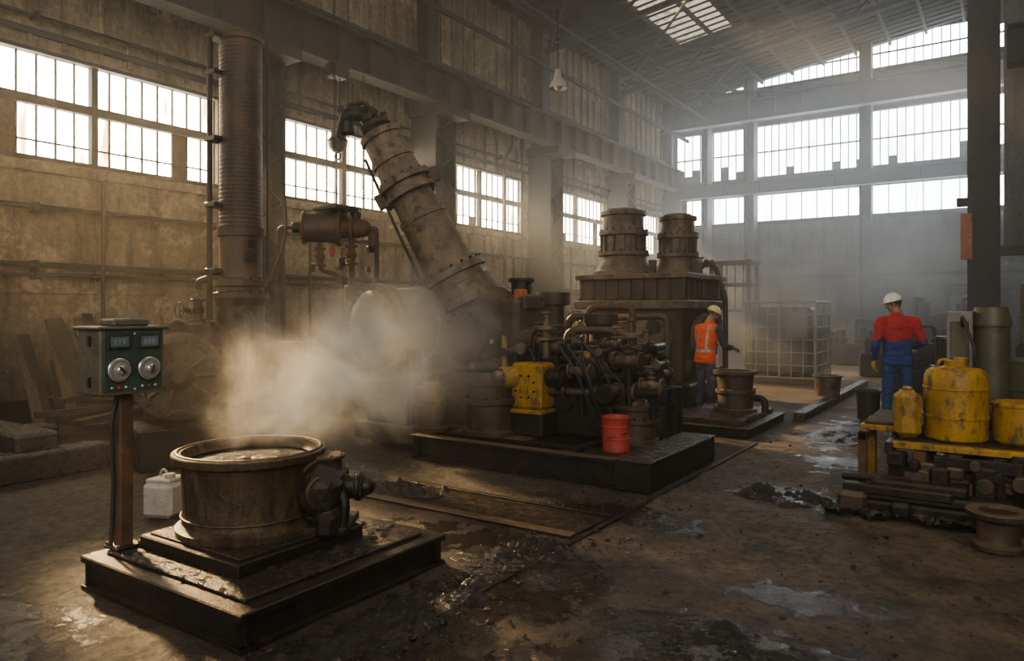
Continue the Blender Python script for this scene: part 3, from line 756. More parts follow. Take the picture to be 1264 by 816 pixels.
# base frame
p = P('steel_base_frame')
p.ibeam((-5.45, 6.16, .13), (-2.95, 6.16, .13), .12, .26, DARK, .03)
p.ibeam((-5.40, 6.1, .13), (-5.40, 8.0, .13), .12, .26, DARK, .03)
p.ibeam((-5.4, 6.6, .13), (-2.9, 6.6, .13), .10, .22, DARK, .03)
p.b2((-2.98, 6.08, 0), (-2.62, 7.85, .27), DARK, .012)
p.b2((-2.99, 6.07, .27), (-2.61, 7.86, .285), SLAB, .004)
p.ibeam((-3.6, 6.15, .13), (-3.6, 7.2, .13), .12, .24, DARK, .03)
p.b2((-3.45, 6.2, .2), (-3.0, 6.95, .25), DARK)
p.b2((-5.3, 6.2, 0), (-3.1, 7.3, .04), WET, 0)
p.ibeam((-5.4, 7.3, .13), (-2.9, 7.3, .13), .10, .24, DARK, .03)
p.b2((-5.48, 6.09, .255), (-2.95, 6.22, .27), IRON, .003)
p.done()
p = P('red_bucket')
c = V((-3.2, 6.6, .25))
p.lathe(c, (0, 0, 1), [(0, .13), (.01, .135), (.02, .133), (.12, .137), (.125, .142), (.135, .142), (.14, .138), (.24, .14), (.245, .145), (.255, .145), (.26, .14), (.33, .143), (.34, .15), (.345, .14), (.335, .135), (.05, .13)], REDP, 36, cap=False)
p.lathe(c+V((0, 0, .28)), (0, 0, 1), [(0, .001), (.0, .137)], WET, 36, cap=False)
p.pipe([c+V((.145, 0, .32)), c+V((.16, -.05, .2)), c+V((0, -.155, .14)), c+V((-.16, -.05, .2)), c+V((-.145, 0, .32))], .004, DARK, bend=.06, seg=6)
p.done()

# ------------------------------------------------------------------ twin tower furnace
p = P('twin_tower_furnace')
f0 = V((-5.6, 13.1, 0))
p.box(f0+V((0, 0, .9)), (1.9, 1.9, 1.8), IRON, bev=.08)
p.box(f0+V((0, 0, 1.75)), (2.25, 2.15, .16), IRONT, bev=.02)
p.box(f0+V((0, 0, 2.02)), (2.0, 1.95, .42), IRON, bev=.03)
p.box(f0+V((0, 0, 2.26)), (2.2, 2.1, .10), IRONT, bev=.015)
for k in range(9):
    p.cyl(f0+V((-1.0+k*.25, -1.02, 1.83)), f0+V((-1.0+k*.25, -1.02, 1.87)), .03, DARK, seg=6); p.box(f0+V((-1.0+k*.25, -.99, 2.02)), (.04, .05, .4), IRON)
    p.cyl(f0+V((1.06, -1.0+k*.25, 1.83)), f0+V((1.06, -1.0+k*.25, 1.87)), .03, DARK, seg=6); p.box(f0+V((1.02, -1.0+k*.25, 2.02)), (.05, .04, .4), IRON)
def tower(c, r, h):
    c = V(c)
    p.lathe(c, (0, 0, 1), [(0, r*1.05), (.06, r*1.05), (.08, r*.98), (.10*h, r*.95), (.22*h, r*.80), (.30*h, r*.78), (.31*h, r*.88), (.37*h, r*.88), (.38*h, r*.74), (.62*h, r*.72), (.63*h, r*.86), (.70*h, r*.86), (.71*h, r*.70), (.93*h, r*.70), (.94*h, r*.80), (h, r*.80), (h, r*.62), (h+.05, r*.55), (h+.06, r*.1)], IRONT, 44)
    p.bolts(c+V((0, 0, .37*h)), (0, 0, 1), r*.83, 18, .022, .03, DARK); p.bolts(c+V((0, 0, .70*h)), (0, 0, 1), r*.81, 18, .022, .03, DARK)
    for k in range(12):
        a = k*math.pi/6; d = V((math.cos(a), math.sin(a), 0)); p.beam(c+d*r*.75+V((0, 0, .38*h)), c+d*r*.75+V((0, 0, .62*h)), .03, .05, IRON, up=d)
tower((-6.06, 12.82, 2.31), .55, 1.22); tower((-5.18, 13.36, 2.31), .45, 1.12)
p.lathe(f0+V((1.0, -.2, 1.1)), (1, 0, 0), [(0, .45), (.1, .45), (.1, .5), (.18, .5), (.18, .36), (.22, .33), (.3, .1)], IRONT, 36)
p.lathe(f0+V((-.3, -.95, 1.15)), (0, -1, 0), [(0, .4), (.15, .4), (.15, .46), (.22, .46), (.22, .3), (.3, .1)], IRON, 36)
p.bolts(f0+V((1.18, -.2, 1.1)), (1, 0, 0), .43, 16, .025, .03, DARK)
p.lathe(f0+V((.5, -.95, 1.2)), (0, -1, 0), [(0, .33), (.18, .33), (.18, .38), (.25, .38), (.25, .26), (.3, .1)], IRONT, 32)
p.pipe([f0+V((1.2, .7, .2)), f0+V((1.2, .7, 1.9)), f0+V((1.0, .7, 2.5)), f0+V((.8, .7, 2.6))], .05, IRON)
p.pipe([f0+V((-.9, -1.15, .4)), f0+V((-.9, -1.15, 1.5)), f0+V((.8, -1.2, 1.55)), f0+V((.8, -1.2, .4))], .06, IRON)
for k in range(26):
    if k % 2: e = f0+V((RN.uniform(-.9, .9), -1.1, RN.uniform(.4, 1.6))); d = (0, -1, 0)
    else: e = f0+V((1.0, RN.uniform(-.8, .8), RN.uniform(.4, 1.6))); d = (1, 0, 0)
    r = RN.uniform(.05, .12); p.cyl(e, e+V(d)*.18, r, RN.choice([IRON, DARK, IRONT]), seg=16); p.flange(e+V(d)*.15, d, r*1.35, .03, RN.choice([IRON, DARK]), 8)
p.box(f0+V((.9, .0, 2.45)), (.1, .3, .3), IRON); p.box(f0+V((.4, -.9, 2.42)), (.12, .1, .25), IRON)
p.valve(f0+V((.75, .45, 2.5)), (0, 0, 1), .07, IRON, stem=(1, 0, 0))
p.box(f0+V((0, 0, .2)), (2.4, 2.4, .4), DARK, bev=.04)
p.done()
p = P('pump_station')
for (x, y, r, h) in [(-4.75, 10.4, .28, 1.0), (-5.4, 10.7, .35, 1.25), (-5.2, 11.5, .25, .9), (-6.3, 10.5, .3, 1.4)]:
    pump((x, y, 0), r, h, IRON); p.pipe([(x, y, h), (x, y, h+.3), (x-.5, y-.3, h+.3), (x-.5, y-.3, .1)], .06, DARK)
for x in (-5.3, -4.8): p.valve((x, 10.1, 1.15), (1, 0, 0), .08, IRONT)
p.box((-5.6, 10.9, .12), (2.2, 1.9, .24), DARK)
p.done()

# work platform with small vat (worker)
p = P('step_platform')
p.b2((-3.95, 9.45, 0), (-2.72, 11.3, .12), DARK, .01); p.b2((-3.8, 9.6, .12), (-2.85, 11.2, .20), SLAB, .01)
p.b2((-3.97, 9.43, .10), (-2.70, 11.32, .125), DARK, .004)
p.done()
p = P('mixing_pot')
c = V((-3.22, 10.55, .20))
p.lathe(c, (0, 0, 1), [(0, .30), (.04, .30), (.05, .25), (.25, .24), (.26, .28), (.31, .28), (.32, .24), (.52, .26), (.53, .31), (.58, .31), (.58, .25), (.48, .24)], IRON, 36, cap=False)
p.lathe(c+V((0, 0, .52)), (0, 0, 1), [(0, .001), (0, .25)], WET, 32, cap=False)
p.bolts(c+V((0, 0, .31)), (0, 0, 1), .265, 12, .014, .02, DARK)
p.pipe([c+V((.2, 0, .2)), c+V((.42, .0, .2)), c+V((.42, 0, 0))], .05, DARK)
p.done()
p = P('floor_channel_kerb'); p.b2((-2.62, 11.4, 0), (-2.45, 17.5, .12), SLAB, .01)
p.b2((-2.57, -1, -.01), (-2.53, 9.2, .004), DARK, 0); p.done()
p = P('floor_trench_cover')
p.b2((-4.85, 4.60, 0), (-2.6, 4.70, .02), IRON, .006); p.b2((-4.85, 4.72, 0), (-2.6, 5.22, .006), DARK, 0); p.b2((-4.85, 5.24, 0), (-2.6, 5.29, .015), DARK, .004)
p.done()

# ------------------------------------------------------------------ caged container
p = P('caged_storage_tank')
k0 = V((-5.0, 17.1, .12)); sx, sy, sz = 1.55, 1.55, 1.72
p.b2(k0+V((.1, .1, .05)), k0+V((sx-.1, sy-.1, sz-.12)), TANKP, .08)
for (dx, dy) in ((0, 0), (sx, 0), (sx, sy), (0, sy)): p.cyl(k0+V((dx, dy, 0)), k0+V((dx, dy, sz)), .035, CAGE, seg=8)
for k in range(7):
    z = sz*k/6
    rr = .032 if k in (0, 6) else .018
    pts = [(0, 0), (sx, 0), (sx, sy), (0, sy), (0, 0)]
    for a, b in zip(pts, pts[1:]): p.cyl(k0+V((a[0], a[1], z)), k0+V((b[0], b[1], z)), rr, CAGE, seg=6)
for k in range(1, 6):
    d = sx*k/6; r_ = .028 if k == 3 else .017
    for a in ((d, 0), (d, sy), (0, d), (sx, d)): p.cyl(k0+V((a[0], a[1], 0)), k0+V((a[0], a[1], sz)), r_, CAGE, seg=6)
p.b2(k0+V((-.05, -.05, -.12)), k0+V((sx+.05, sy+.05, 0)), WOOD); p.b2(k0+V((sx*.6, -.04, .9)), k0+V((sx*.9, -.02, 1.5)), GREY)
p.done()
p = P('fabricated_bucket')
p.lathe((-2.62, 14.0, .12), (0, 0, 1), [(0, .2), (.33, .23), (.34, .25), (.37, .25), (.37, .21), (.1, .19)], IRONT, 28, cap=False); p.lathe((-2.62, 14, .42), (0, 0, 1), [(0, .001), (0, .21)], WET, 24, cap=False); p.done()
p = P('black_bucket')
p.lathe((-1.72, 12.3, 0), (0, 0, 1), [(0, .15), (.40, .17), (.41, .185), (.43, .185), (.43, .16), (.1, .15)], BLK, 28, cap=False); p.lathe((-1.72, 12.3, .3), (0, 0, 1), [(0, .001), (0, .16)], WET, 24, cap=False); p.done()
p = P('pipe_gantry')
g = V((-6.6, 19.5, 0))
for dx in (0, 1.0):
    for dy in (0, .8): p.b2(g+V((dx-.05, dy-.05, 0)), g+V((dx+.05, dy+.05, 3.0)), RUST)
for z in (1.6, 2.3, 2.9): p.b2(g+V((-.1, -.05, z)), g+V((1.1, .05, z+.08)), RUST); p.b2(g+V((-.1, .75, z)), g+V((1.1, .85, z+.08)), RUST)
for k in range(4): p.cyl(g+V((.2+k*.22, 0, 1.6)), g+V((.2+k*.22, 0, 3.0)), .02, RUST, seg=8)
p.done()
def bgm(name, x, y, w, l, h, n):
    global p
    p = P(name)
    p.box((x, y, h*.25), (w, l, h*.5), DARK, bev=.04); p.box((x-w*.2, y, h*.62), (w*.5, l*.6, h*.35), IRON, bev=.05)
    for k in range(n):
        a = x+RN.uniform(-w, w)*.45; b = y+RN.uniform(-l, l)*.45; r = RN.uniform(.08, .22)
        p.lathe((a, b, h*.4), (0, 0, 1), [(0, r), (.2, r), (.2, r*1.3), (.26, r*1.3), (.26, r*.8), (h*RN.uniform(.4, .7), r*.8)], RN.choice([DARK, IRON]), 18)
    p.wheel((x, y-l*.5-.08, h*.7), (0, 1, 0), .2, DARK); p.pipe([(x+w*.3, y, h*.4), (x+w*.3, y, h*1.05), (x+w*.5, y, h*1.05), (x+w*.5, y, 0)], .05, DARK)
    p.done()
bgm('lathe_machine', -2.2, 20.5, 1.6, 1.2, 1.2, 5); bgm('milling_machine', -1.5, 17.2, .9, 1.2, 1.0, 5)
bgm('drilling_machine', -1.4, 23.5, 1.6, 1.2, 1.9, 5); bgm('compressor_unit', -8.6, 15.5, 1.5, 1.8, 1.6, 7)
bgm('press_machine', -4.5, 24.5, 2.4, 1.4, 1.3, 6); bgm('pump_machine', -7.3, 9.8, 1.2, 1.2, 1.2, 6); bgm('boring_machine', .7, 17.5, 1.0, 1.0, 2.0, 5)
bgm('grinding_machine', -.55, 14.6, .9, .9, 1.1, 6)
p = P('door_1'); p.b2((-4.0, YB-.2, 0), (-2.6, YB-.13, 2.5), DARK); p.b2((-3.32, YB-.23, 0), (-3.28, YB-.19, 2.5), BEAM); p.done()
p = P('control_cabin'); p.b2((-1.6, 27.2, 0), (-.5, 28.6, 2.4), DARK, .03); p.b2((-1.7, 27.1, 2.4), (-.4, 28.7, 2.5), BEAM); p.b2((-1.4, 27.16, 1.2), (-.7, 27.21, 2.1), LCD); p.done()
p = P('pendant_lamp')
l = V((-8.1, 13.8, 6.5))
p.cyl(l+V((0, 0, .3)), l+V((0, 0, 4.35)), .012, DARK, seg=6)
p.lathe(l, (0, 0, 1), [(0, .20), (.1, .18), (.2, .10), (.32, .07), (.42, .06)], WHITE, 24, cap=False); p.ball(l+V((0, 0, .06)), .09, WHITE, sub=2)
p.done()

# ------------------------------------------------------------------ yellow tank cart (right)
p = P('yellow_tank_cart')
D = .56
p.b2((-.66, 6.15, D-.05), (1.1, 6.25, D), YEL, .006)
p.b2((-.66, 6.25, D-.05), (1.1, 7.3, D-.005), DARK, .004)
p.b2((-.70, 6.12, D-.10), (-.64, 7.3, D), DARK)
for x in (-.45, -.2, .1, .6, 1.0):
    for y in (6.2, 7.2): p.b2((x-.05, y-.05, .12), (x+.05, y+.05, D-.06), RUST if y < 7 and x < .1 else DARK)
p.b2((-.35, 6.12, .38), (.25, 6.2, .48), DARK); p.b2((-.6, 6.15, .30), (1.0, 6.35, .36), DARK); p.b2((-.5, 6.3, .1), (.9, 7.1, .34), DARK, .02)
p.box((-.3, 6.12, .25), (.14, .14, .3), DARK, bev=.02); p.box((.0, 6.14, .3), (.16, .14, .26), DARK, bev=.02)
for k in range(26):
    x = RN.uniform(-.62, .8); p.box((x, RN.uniform(6.08, 6.3), RN.uniform(.22, .48)), (RN.uniform(.06, .16), .12, RN.uniform(.06, .14)), RN.choice([DARK, DARK, RUST, IRON]), rot=RN.uniform(-.3, .3), bev=.015)
for k in range(8):
    x = RN.uniform(-.6, .6); z = RN.uniform(.26, .44); p.cyl((x, 6.06, z), (x, 6.16, z), RN.uniform(.03, .06), RN.choice([DARK, IRON]), seg=14)
p.b2((-.95, 5.85, .0), (.35, 6.6, .12), DARK, .02)
p.b2((-.85, 5.88, .12), (.20, 6.5, .20), DARK, .02); p.b2((-.78, 5.92, .20), (-.1, 6.3, .28), DARK, .02)
p.b2((-.98, 5.87, .16), (-.2, 5.95, .24), DARK, .015); p.box((-.9, 5.84, .1), (.22, .12, .16), IRON, bev=.03); p.box((-.55, 5.83, .08), (.16, .1, .12), DARK, bev=.03)
p.cyl((-1.02, 6.1, .24), (-.1, 6.1, .30), .03, DARK)
for k in range(16):
    p.ball((-1.05+.08*k, 5.80+RN.uniform(-.06, .06), .04), RN.uniform(.03, .07), DARK, sc=(1.2, 1, .8), sub=2, jit=.7)
p.b2((-.93, 6.85, 0), (-.86, 6.92, .66), YEL); p.b2((-.95, 6.55, .58), (-.6, 7.4, .63), YEL, .006); p.b2((-.92, 6.6, .635), (-.45, 7.5, .66), WOOD)
p.b2((-.93, 6.3, 0), (-.86, 6.36, .60), RUST); p.b2((-.93, 6.3, .52), (-.86, 6.9, .6), RUST)
c = V((-.22, 6.62, D))
p.lathe(c, (0, 0, 1), [(h, r*1.06) for h, r in [(0, .21), (.012, .222), (.03, .225), (.18, .225), (.185, .232), (.205, .232), (.21, .225), (.42, .225), (.425, .232), (.445, .232), (.45, .225), (.53, .222), (.575, .205), (.60, .17), (.61, .10), (.62, .08), (.66, .08), (.665, .065)]], YEL, 48)
p.cyl(c+V((.04, 0, .6)), c+V((.04, 0, .69)), .055, YEL); p.torus(c+V((-.08, 0, .62)), (0, 1, 0), .05, .012, YEL)
p.box((-.57, 6.50, D+.20), (.20, .24, .40), YEL, rot=.2, bev=.05); p.cyl((-.57, 6.5, D+.38), (-.57, 6.5, D+.43), .04, YEL)
c = V((.25, 6.68, D))
p.lathe(c, (0, 0, 1), [(0, .2), (.02, .215), (.30, .215), (.305, .225), (.325, .225), (.33, .2), (.34, .19), (.345, .05)], YEL, 40)
p.b2((-.36, 7.4, .0), (.9, 8.1, .70), DARK, .02)
p.b2((-.33, 7.42, .70), (-.12, 7.57, 1.64), GREY, .01); p.b2((-.30, 7.40, .9), (-.15, 7.43, 1.55), OLIVE)
p.lathe((.02, 7.6, .7), (0, 0, 1), [(0, .16), (.8, .15), (.8, .17), (.84, .17), (.9, .15), (.92, .15), (.98, .13)], OLIVE, 32)
p.pipe([(-.2, 7.4, 1.5), (-.2, 7.3, 1.6), (-.1, 7.25, 1.3), (-.05, 7.3, .8)], .015, BLK)
p.lathe((.38, 7.75, .7), (0, 0, 1), [(0, .30), (.02, .31), (.2, .31), (.205, .32), (.23, .32), (.235, .31), (.46, .31), (.465, .32), (.49, .32), (.49, .29), (.47, .28)], OLIVE, 40)
p.done(loc=(-.12, .62, 0))
p = P('cable_spool')
c = V((-.03, 6.08, 0))
p.lathe(c, (0, 0, 1), [(0, .16), (.03, .16), (.05, .135), (.07, .13), (.19, .13), (.21, .15), (.22, .195), (.235, .20), (.255, .20), (.265, .19), (.26, .12), (.23, .11)], IRON, 40, cap=False)
p.lathe(c+V((0, 0, .245)), (0, 0, 1), [(0, .001), (0, .12)], DARK, 32, cap=False)
p.done()

# ------------------------------------------------------------------ rubble & sludge
def pile(name, cx, cy, rx, ry, h, m, seed):
    bm = bmesh.new(); n = 80; vs = {}
    for i in range(n+1):
        for j in range(n+1):
            u = -1+2*i/n; v = -1+2*j/n; r = math.sqrt(u*u+v*v)
            q = V((cx+u*rx*1.2, cy+v*ry*1.2, seed))
            nz = noise.fractal(q*6, .8, 2.1, 6); n2 = abs(noise.noise(q*22)); n3 = noise.noise(q*3.2)
            f = max(0, 1-r*1.1+.6*n3)
            z = h*min(1, f*2.2)*(.12+.9*nz+.7*n2)-.010
            if r > .95: z = -.02
            vs[i, j] = bm.verts.new((q.x, q.y, max(-.02, z)))
    for i in range(n):
        for j in range(n):
            f = bm.faces.new((vs[i, j], vs[i+1, j], vs[i+1, j+1], vs[i, j+1])); f.smooth = True
    me = bpy.data.meshes.new(name); bm.to_mesh(me); bm.free(); me.materials.append(m)
    o = bpy.data.objects.new(name, me); C.objects.link(o)
pile('sludge_pile', -1.66, 6.75, .42, .34, .07, WET, 1.3)
pile('sludge_pile', -2.60, 4.0, .45, .40, .07, WET, 5.1)
pile('sludge_pile', -2.70, 3.1, .28, .7, .06, WET, 8.2)
pile('sludge_pile', -2.62, 2.25, .30, .70, .05, WET, 9.7)
pile('sludge_pile', -4.5, 5.0, .35, .25, .08, WET, 12.7)
pile('sludge_pile', -1.1, 3.55, .7, .26, .04, WET, 15.1)
pile('sludge_pile', -1.0, 2.95, .9, .26, .04, WET, 25.1)
pile('sludge_pile', -1.75, 10.5, .3, .9, .04, WET, 18.1)
p = P('floor_rubble')
for k in range(3000):
    x = RN.uniform(-3.0, .8); y = 1.3+10*RN.random()**1.5
    if RN.random() < .4: x = RN.gauss(-2.5, .3); y = RN.uniform(2, 6)
    if x < -2.99 and y < 3.8: x = -2.8
    if -2.99 < x < -2.55 and 6 < y < 8: continue
    if x > -.4 and 5.8 < y < 6.4: continue
    s_ = RN.uniform(.003, .010)*(2.4 if RN.random() < .07 else 1)
    p.ball((x, y, s_*.2), s_, RN.choice([DARK, DARK, IRON, SLAB, WET]), sc=(1, RN.uniform(.6, 1.3), .6), sub=1, jit=.5)
p.done()

# ------------------------------------------------------------------ people
def capsule(bm, a, b, ra, rb, seg=16):
    a = V(a); b = V(b); d = b-a
    if d.length > 1e-4:
        B = basis(d); L = d.length; rings = []
        for h, r in ((0, ra), (L, rb)):
            rings.append([bm.verts.new(a+B@V((r*math.cos(2*math.pi*k/seg), r*math.sin(2*math.pi*k/seg), h))) for k in range(seg)])
        for k in range(seg): bm.faces.new((rings[0][k], rings[0][(k+1) % seg], rings[1][(k+1) % seg], rings[1][k]))
        bm.faces.new(rings[0][::-1]); bm.faces.new(rings[1])
    for c, r in ((a, ra), (b, rb)): bmesh.ops.create_uvsphere(bm, u_segments=seg, v_segments=10, radius=r, matrix=Matrix.Translation(c))
def chainc(bm, pts, seg=16):
    for (a, ra), (b, rb) in zip(pts, pts[1:]): capsule(bm, a, b, ra, rb, seg)
def ell(bm, c, r, rot=None):
    m = Matrix.Translation(V(c))
    if rot is not None: m = m @ rot.to_4x4()
    bmesh.ops.create_uvsphere(bm, u_segments=20, v_segments=14, radius=1, matrix=m @ Matrix.Diagonal((r[0], r[1], r[2], 1)))
def loft(bm, rings, seg=28, pw=2.4):
    R_ = []
    for c, rx, ry in rings:
        R_.append([])
        for k in range(seg):
            a = 2*math.pi*k/seg; ca, sa = math.cos(a), math.sin(a)
            x = math.copysign(abs(ca)**(2/pw), ca)*rx; y = math.copysign(abs(sa)**(2/pw), sa)*ry
            R_[-1].append(bm.verts.new(V(c)+V((x, y, 0))))
    for a, b in zip(R_, R_[1:]):
        for k in range(seg): bm.faces.new((a[k], a[(k+1) % seg], b[(k+1) % seg], b[k]))
    bm.faces.new(R_[0][::-1]); bm.faces.new(R_[-1])
def remesh(bm, name, voxel, mats, cls, parent, smooth=4, fold=0, xf=None):
    bmesh.ops.recalc_face_normals(bm, faces=bm.faces[:])
    me = bpy.data.meshes.new(name+'_src'); bm.to_mesh(me); bm.free()
    o = bpy.data.objects.new(name+'_src', me); C.objects.link(o)
    r = o.modifiers.new('r', 'REMESH'); r.mode = 'VOXEL'; r.voxel_size = voxel; r.adaptivity = 0
    sm = o.modifiers.new('s', 'SMOOTH'); sm.iterations = smooth; sm.factor = .5
    dg = bpy.context.evaluated_depsgraph_get()
    m2 = bpy.data.meshes.new_from_object(o.evaluated_get(dg)); m2.name = name
    bpy.data.objects.remove(o)
    if fold:
        nn = [v.normal.copy() for v in m2.vertices]
        for v, n_ in zip(m2.vertices, nn):
            q = v.co
            amp = fold*noise.fractal(V((q.x*9, q.y*9, q.z*16+3*abs(q.x))), 1, 2, 3)
            v.co = q+n_*amp
    m2.materials.clear()
    for m in mats: m2.materials.append(m)
    for f in m2.polygons:
        f.use_smooth = True; f.material_index = cls(f.center)
    o2 = bpy.data.objects.new(name, m2); C.objects.link(o2); o2.parent = parent
    return o2

def cloth(name, c, var=.3): return grime(name, c, tuple(x*(1-var) for x in c), tuple(x*.45 for x in c), rough=(.75, .95), scale=5, bump=.35, rust=.1)
SKIN = simple('skin', (.40, .22, .14), .55, bump=.05, var=.12)
HAIR = simple('hair_dark', (.05, .04, .03), .7)
HELW = simple('helmet_white', (.78, .76, .70), .3, bump=.03, var=.08)
HELY = simple('helmet_cream', (.80, .66, .30), .3, bump=.03, var=.08)
GLOVEY = cloth('glove_yellow', (.62, .45, .03)); GLOVEG = cloth('glove_grey', (.25, .2, .15))
RED = cloth('jacket_red', (.50, .025, .030), .2); BLUE = cloth('jacket_blue', (.022, .055, .24), .25)
JEAN = cloth('jeans_blue', (.03, .10, .24), .3); BOOT = simple('boots', (.03, .025, .02), .6)
ORG = cloth('vest_orange', (.85, .12, .03), .18); NAVY = cloth('overall_navy', (.045, .06, .10), .3); STRIPE = simple('reflective_tape', (.42, .39, .33), .4, bump=.02)
EYE = simple('eye', (.5, .48, .45), .2, bump=0); LIP = simple('lips', (.30, .12, .09), .5, bump=0)

def hand(bm, w, d, palm, side, curl=.5, sc=1.0):
    w = V(w); d = V(d).normalized(); palm = (V(palm)-d*V(palm).dot(d)).normalized(); x = d.cross(palm)*side
    rot = Matrix((x, palm, d)).transposed()
    ell(bm, w+d*.05*sc, (.042*sc, .019*sc, .056*sc), rot)
    capsule(bm, w-d*.03, w+d*.02, .028*sc, .027*sc, 10)
    for k, (o, L) in enumerate(((.031, .078), (.0105, .087), (-.0105, .080), (-.031, .062))):
        b = w+d*.088*sc+x*o*sc; dd = d.copy(); r = .0095*sc; a = b-d*.02*sc
        capsule(bm, a, b, r*1.05, r, 8)
        for q, fr in enumerate((.45, .32, .25)):
            ang = curl*(.8 if q == 0 else 1)
            dd = (dd*math.cos(ang)+palm*math.sin(ang)) if q == 0 else (dd*math.cos(ang)+(palm*dd.dot(d)-d*dd.dot(palm)).normalized()*math.sin(ang))
            dd.normalize(); e = b+dd*L*fr*sc; capsule(bm, b, e, r, r*.88, 8); b = e; r *= .92
    t0 = w+d*.025*sc+x*.03*sc; td = (d*.6+x*.75+palm*.35).normalized()
    t1 = t0+td*.042*sc; t2 = t1+(d*.85+x*.2+palm*.4).normalized()*.033*sc; t3 = t2+(d*.9+palm*.45-x*.05).normalized()*.024*sc
    chainc(bm, [(t0, .014*sc), (t1, .0115*sc), (t2, .0105*sc), (t3, .009*sc)], 8)

def person(name, pos, yaw, arms, head_yaw, head_pitch, hel, mats, cls, glove, lean=0.0, legs=None, vest=False, hz=1.0):
    root = bpy.data.objects.new(name, None); C.objects.link(root)
    root.location = pos; root.rotation_euler = (0, 0, yaw); root.scale = (hz, hz, hz)
    def L(z): return lean*max(0, (z-.95))
    bm = bmesh.new()
    loft(bm, [((0, L(.82), .82), .195, .140), ((0, L(.9), .90), .192, .138), ((0, L(1.0), 1.0), .180, .128), ((0, L(1.12), 1.12), .185, .128), ((0, L(1.25), 1.25), .205, .135), ((0, L(1.36), 1.36), .212, .130), ((0, L(1.43), 1.43), .185, .110), ((0, L(1.475), 1.475), .115, .082), ((0, L(1.51), 1.51), .072, .068), ((0, L(1.54), 1.54), .068, .066)])
    ell(bm, (0, L(1.3)-.03, 1.33), (.17, .11, .15))
    for (sx_, sh, el, wr) in arms:
        sh = V(sh); el = V(el); wr = V(wr)
        ell(bm, sh, (.080, .077, .077)); chainc(bm, [(sh, .073), (sh.lerp(el, .5), .066), (el, .058), (el.lerp(wr, .4), .054), (el.lerp(wr, .97), .042)])
        capsule(bm, V((sx_*.10, L(1.42), 1.42)), sh, .07, .07)
    lg = legs or [(-1, (-.095, 0, .88), (-.11, .03, .48), (-.12, -.01, .10), .15), (1, (.095, 0, .88), (.11, .03, .48), (.12, -.01, .10), .15)]
    ell(bm, (0, 0, .86), (.165, .12, .13))
    for sx_, hp, kn, an, ft in lg:
        hp = V(hp); kn = V(kn); an = V(an)
        chainc(bm, [(hp, .095), (hp.lerp(kn, .5), .086), (kn, .070), (kn.lerp(an, .35), .070), (an, .060), (an+V((0, .01, -.01)), .062)])
    remesh(bm, 'body', .011, mats, cls, root, 3, .012)
    bm = bmesh.new()
    for sx_, hp, kn, an, ft in lg:
        an = V(an); z0 = an.z-.10
        capsule(bm, an+V((0, 0, .05)), (an.x, an.y, z0+.07), .05, .05)
        ell(bm, (an.x, an.y-.015, z0+.04), (.047, .06, .045)); ell(bm, (an.x+sx_*.01, an.y+.10, z0+.035), (.05, .10, .042))
        loft(bm, [((an.x+sx_*.005, an.y+.055, z0), .052, .145), ((an.x+sx_*.005, an.y+.055, z0+.025), .050, .143)])
    remesh(bm, 'boots', .008, [BOOT], lambda c: 0, root, 3)
    bm = bmesh.new()
    for (sx_, sh, el, wr), (pd, fd, curl) in zip(arms, glove[1]):
        sgn = 1 if V(fd).normalized().cross(V(pd)).dot(V(glove[2])) > 0 else -1
        hand(bm, wr, fd, pd, sgn, curl, 1.15)
        capsule(bm, V(wr)-V(fd).normalized()*.07, V(wr), .046, .036)
    remesh(bm, 'hands', .0035, [glove[0]], lambda c: 0, root, 2)
    hd = bpy.data.objects.new('head_pivot', None); C.objects.link(hd); hd.parent = root
    hd.location = (0, L(1.55)+.005, 1.555); hd.rotation_euler = (head_pitch, 0, head_yaw)
    bm = bmesh.new()
    capsule(bm, (0, -.01, -.07), (0, .0, .05), .058, .055)
    ell(bm, (0, -.008, .125), (.076, .096, .10)); ell(bm, (0, .035, .065), (.056, .062, .062)); ell(bm, (0, .068, .028), (.030, .026, .024))
    ell(bm, (0, .078, .125), (.052, .020, .014)); capsule(bm, (0, .088, .112), (0, .109, .078), .009, .013, 10)
    ell(bm, (-.012, .098, .074), (.009, .010, .007)); ell(bm, (.012, .098, .074), (.009, .010, .007))
    for q in (-1, 1):
        ell(bm, (q*.078, -.005, .092), (.009, .020, .031)); ell(bm, (q*.038, .066, .078), (.022, .022, .018))
    remesh(bm, 'head', .0045, [SKIN, HAIR], lambda c: 1 if (c.z > .075 and c.y < -.02 and abs(c.x) < .079) or (c.z > .10 and c.y < .03 and abs(c.x) < .074) or (c.y < -.06 and c.z > .03) else 0, hd, 2)
    q_ = P('face_details')
    for q in (-1, 1):
        q_.ball((q*.030, .080, .103), .0115, EYE, sub=2); q_.ball((q*.030, .0895, .103), .005, BLK, sub=2)
        q_.box((q*.030, .094, .119), (.034, .008, .006), HAIR, bev=.002)
    q_.ball((0, .094, .045), .022, LIP, sc=(1, .3, .22), sub=2); q_.ball((0, .093, .038), .019, LIP, sc=(1, .3, .25), sub=2)
    q_.done(parent=hd)
    q_ = P('hard_hat')
    prof = [(.0, .115), (.004, .121), (.012, .119), (.03, .115), (.06, .107), (.085, .091), (.108, .065), (.120, .03), (.123, .004)]
    q_.lathe((0, -.005, .130), (0, 0, 1), prof, hel, 36)
    q_.lathe((0, .02, .128), (0, -.06, 1), [(0, .120), (.004, .137), (.008, .137), (.013, .114)], hel, 36)
    q_.ball((0, .09, .133), .075, hel, sc=(1.05, .95, .10), sub=3)
    for dx in (-.03, 0, .03):
        pts = [(dx, -.005+.114*math.cos(a), .133+.124*math.sin(a)*(1-abs(dx)*2)) for a in [math.pi*k/12 for k in range(1, 12)]]
        q_.pipe(pts, .007, hel, bend=.004, seg=8)
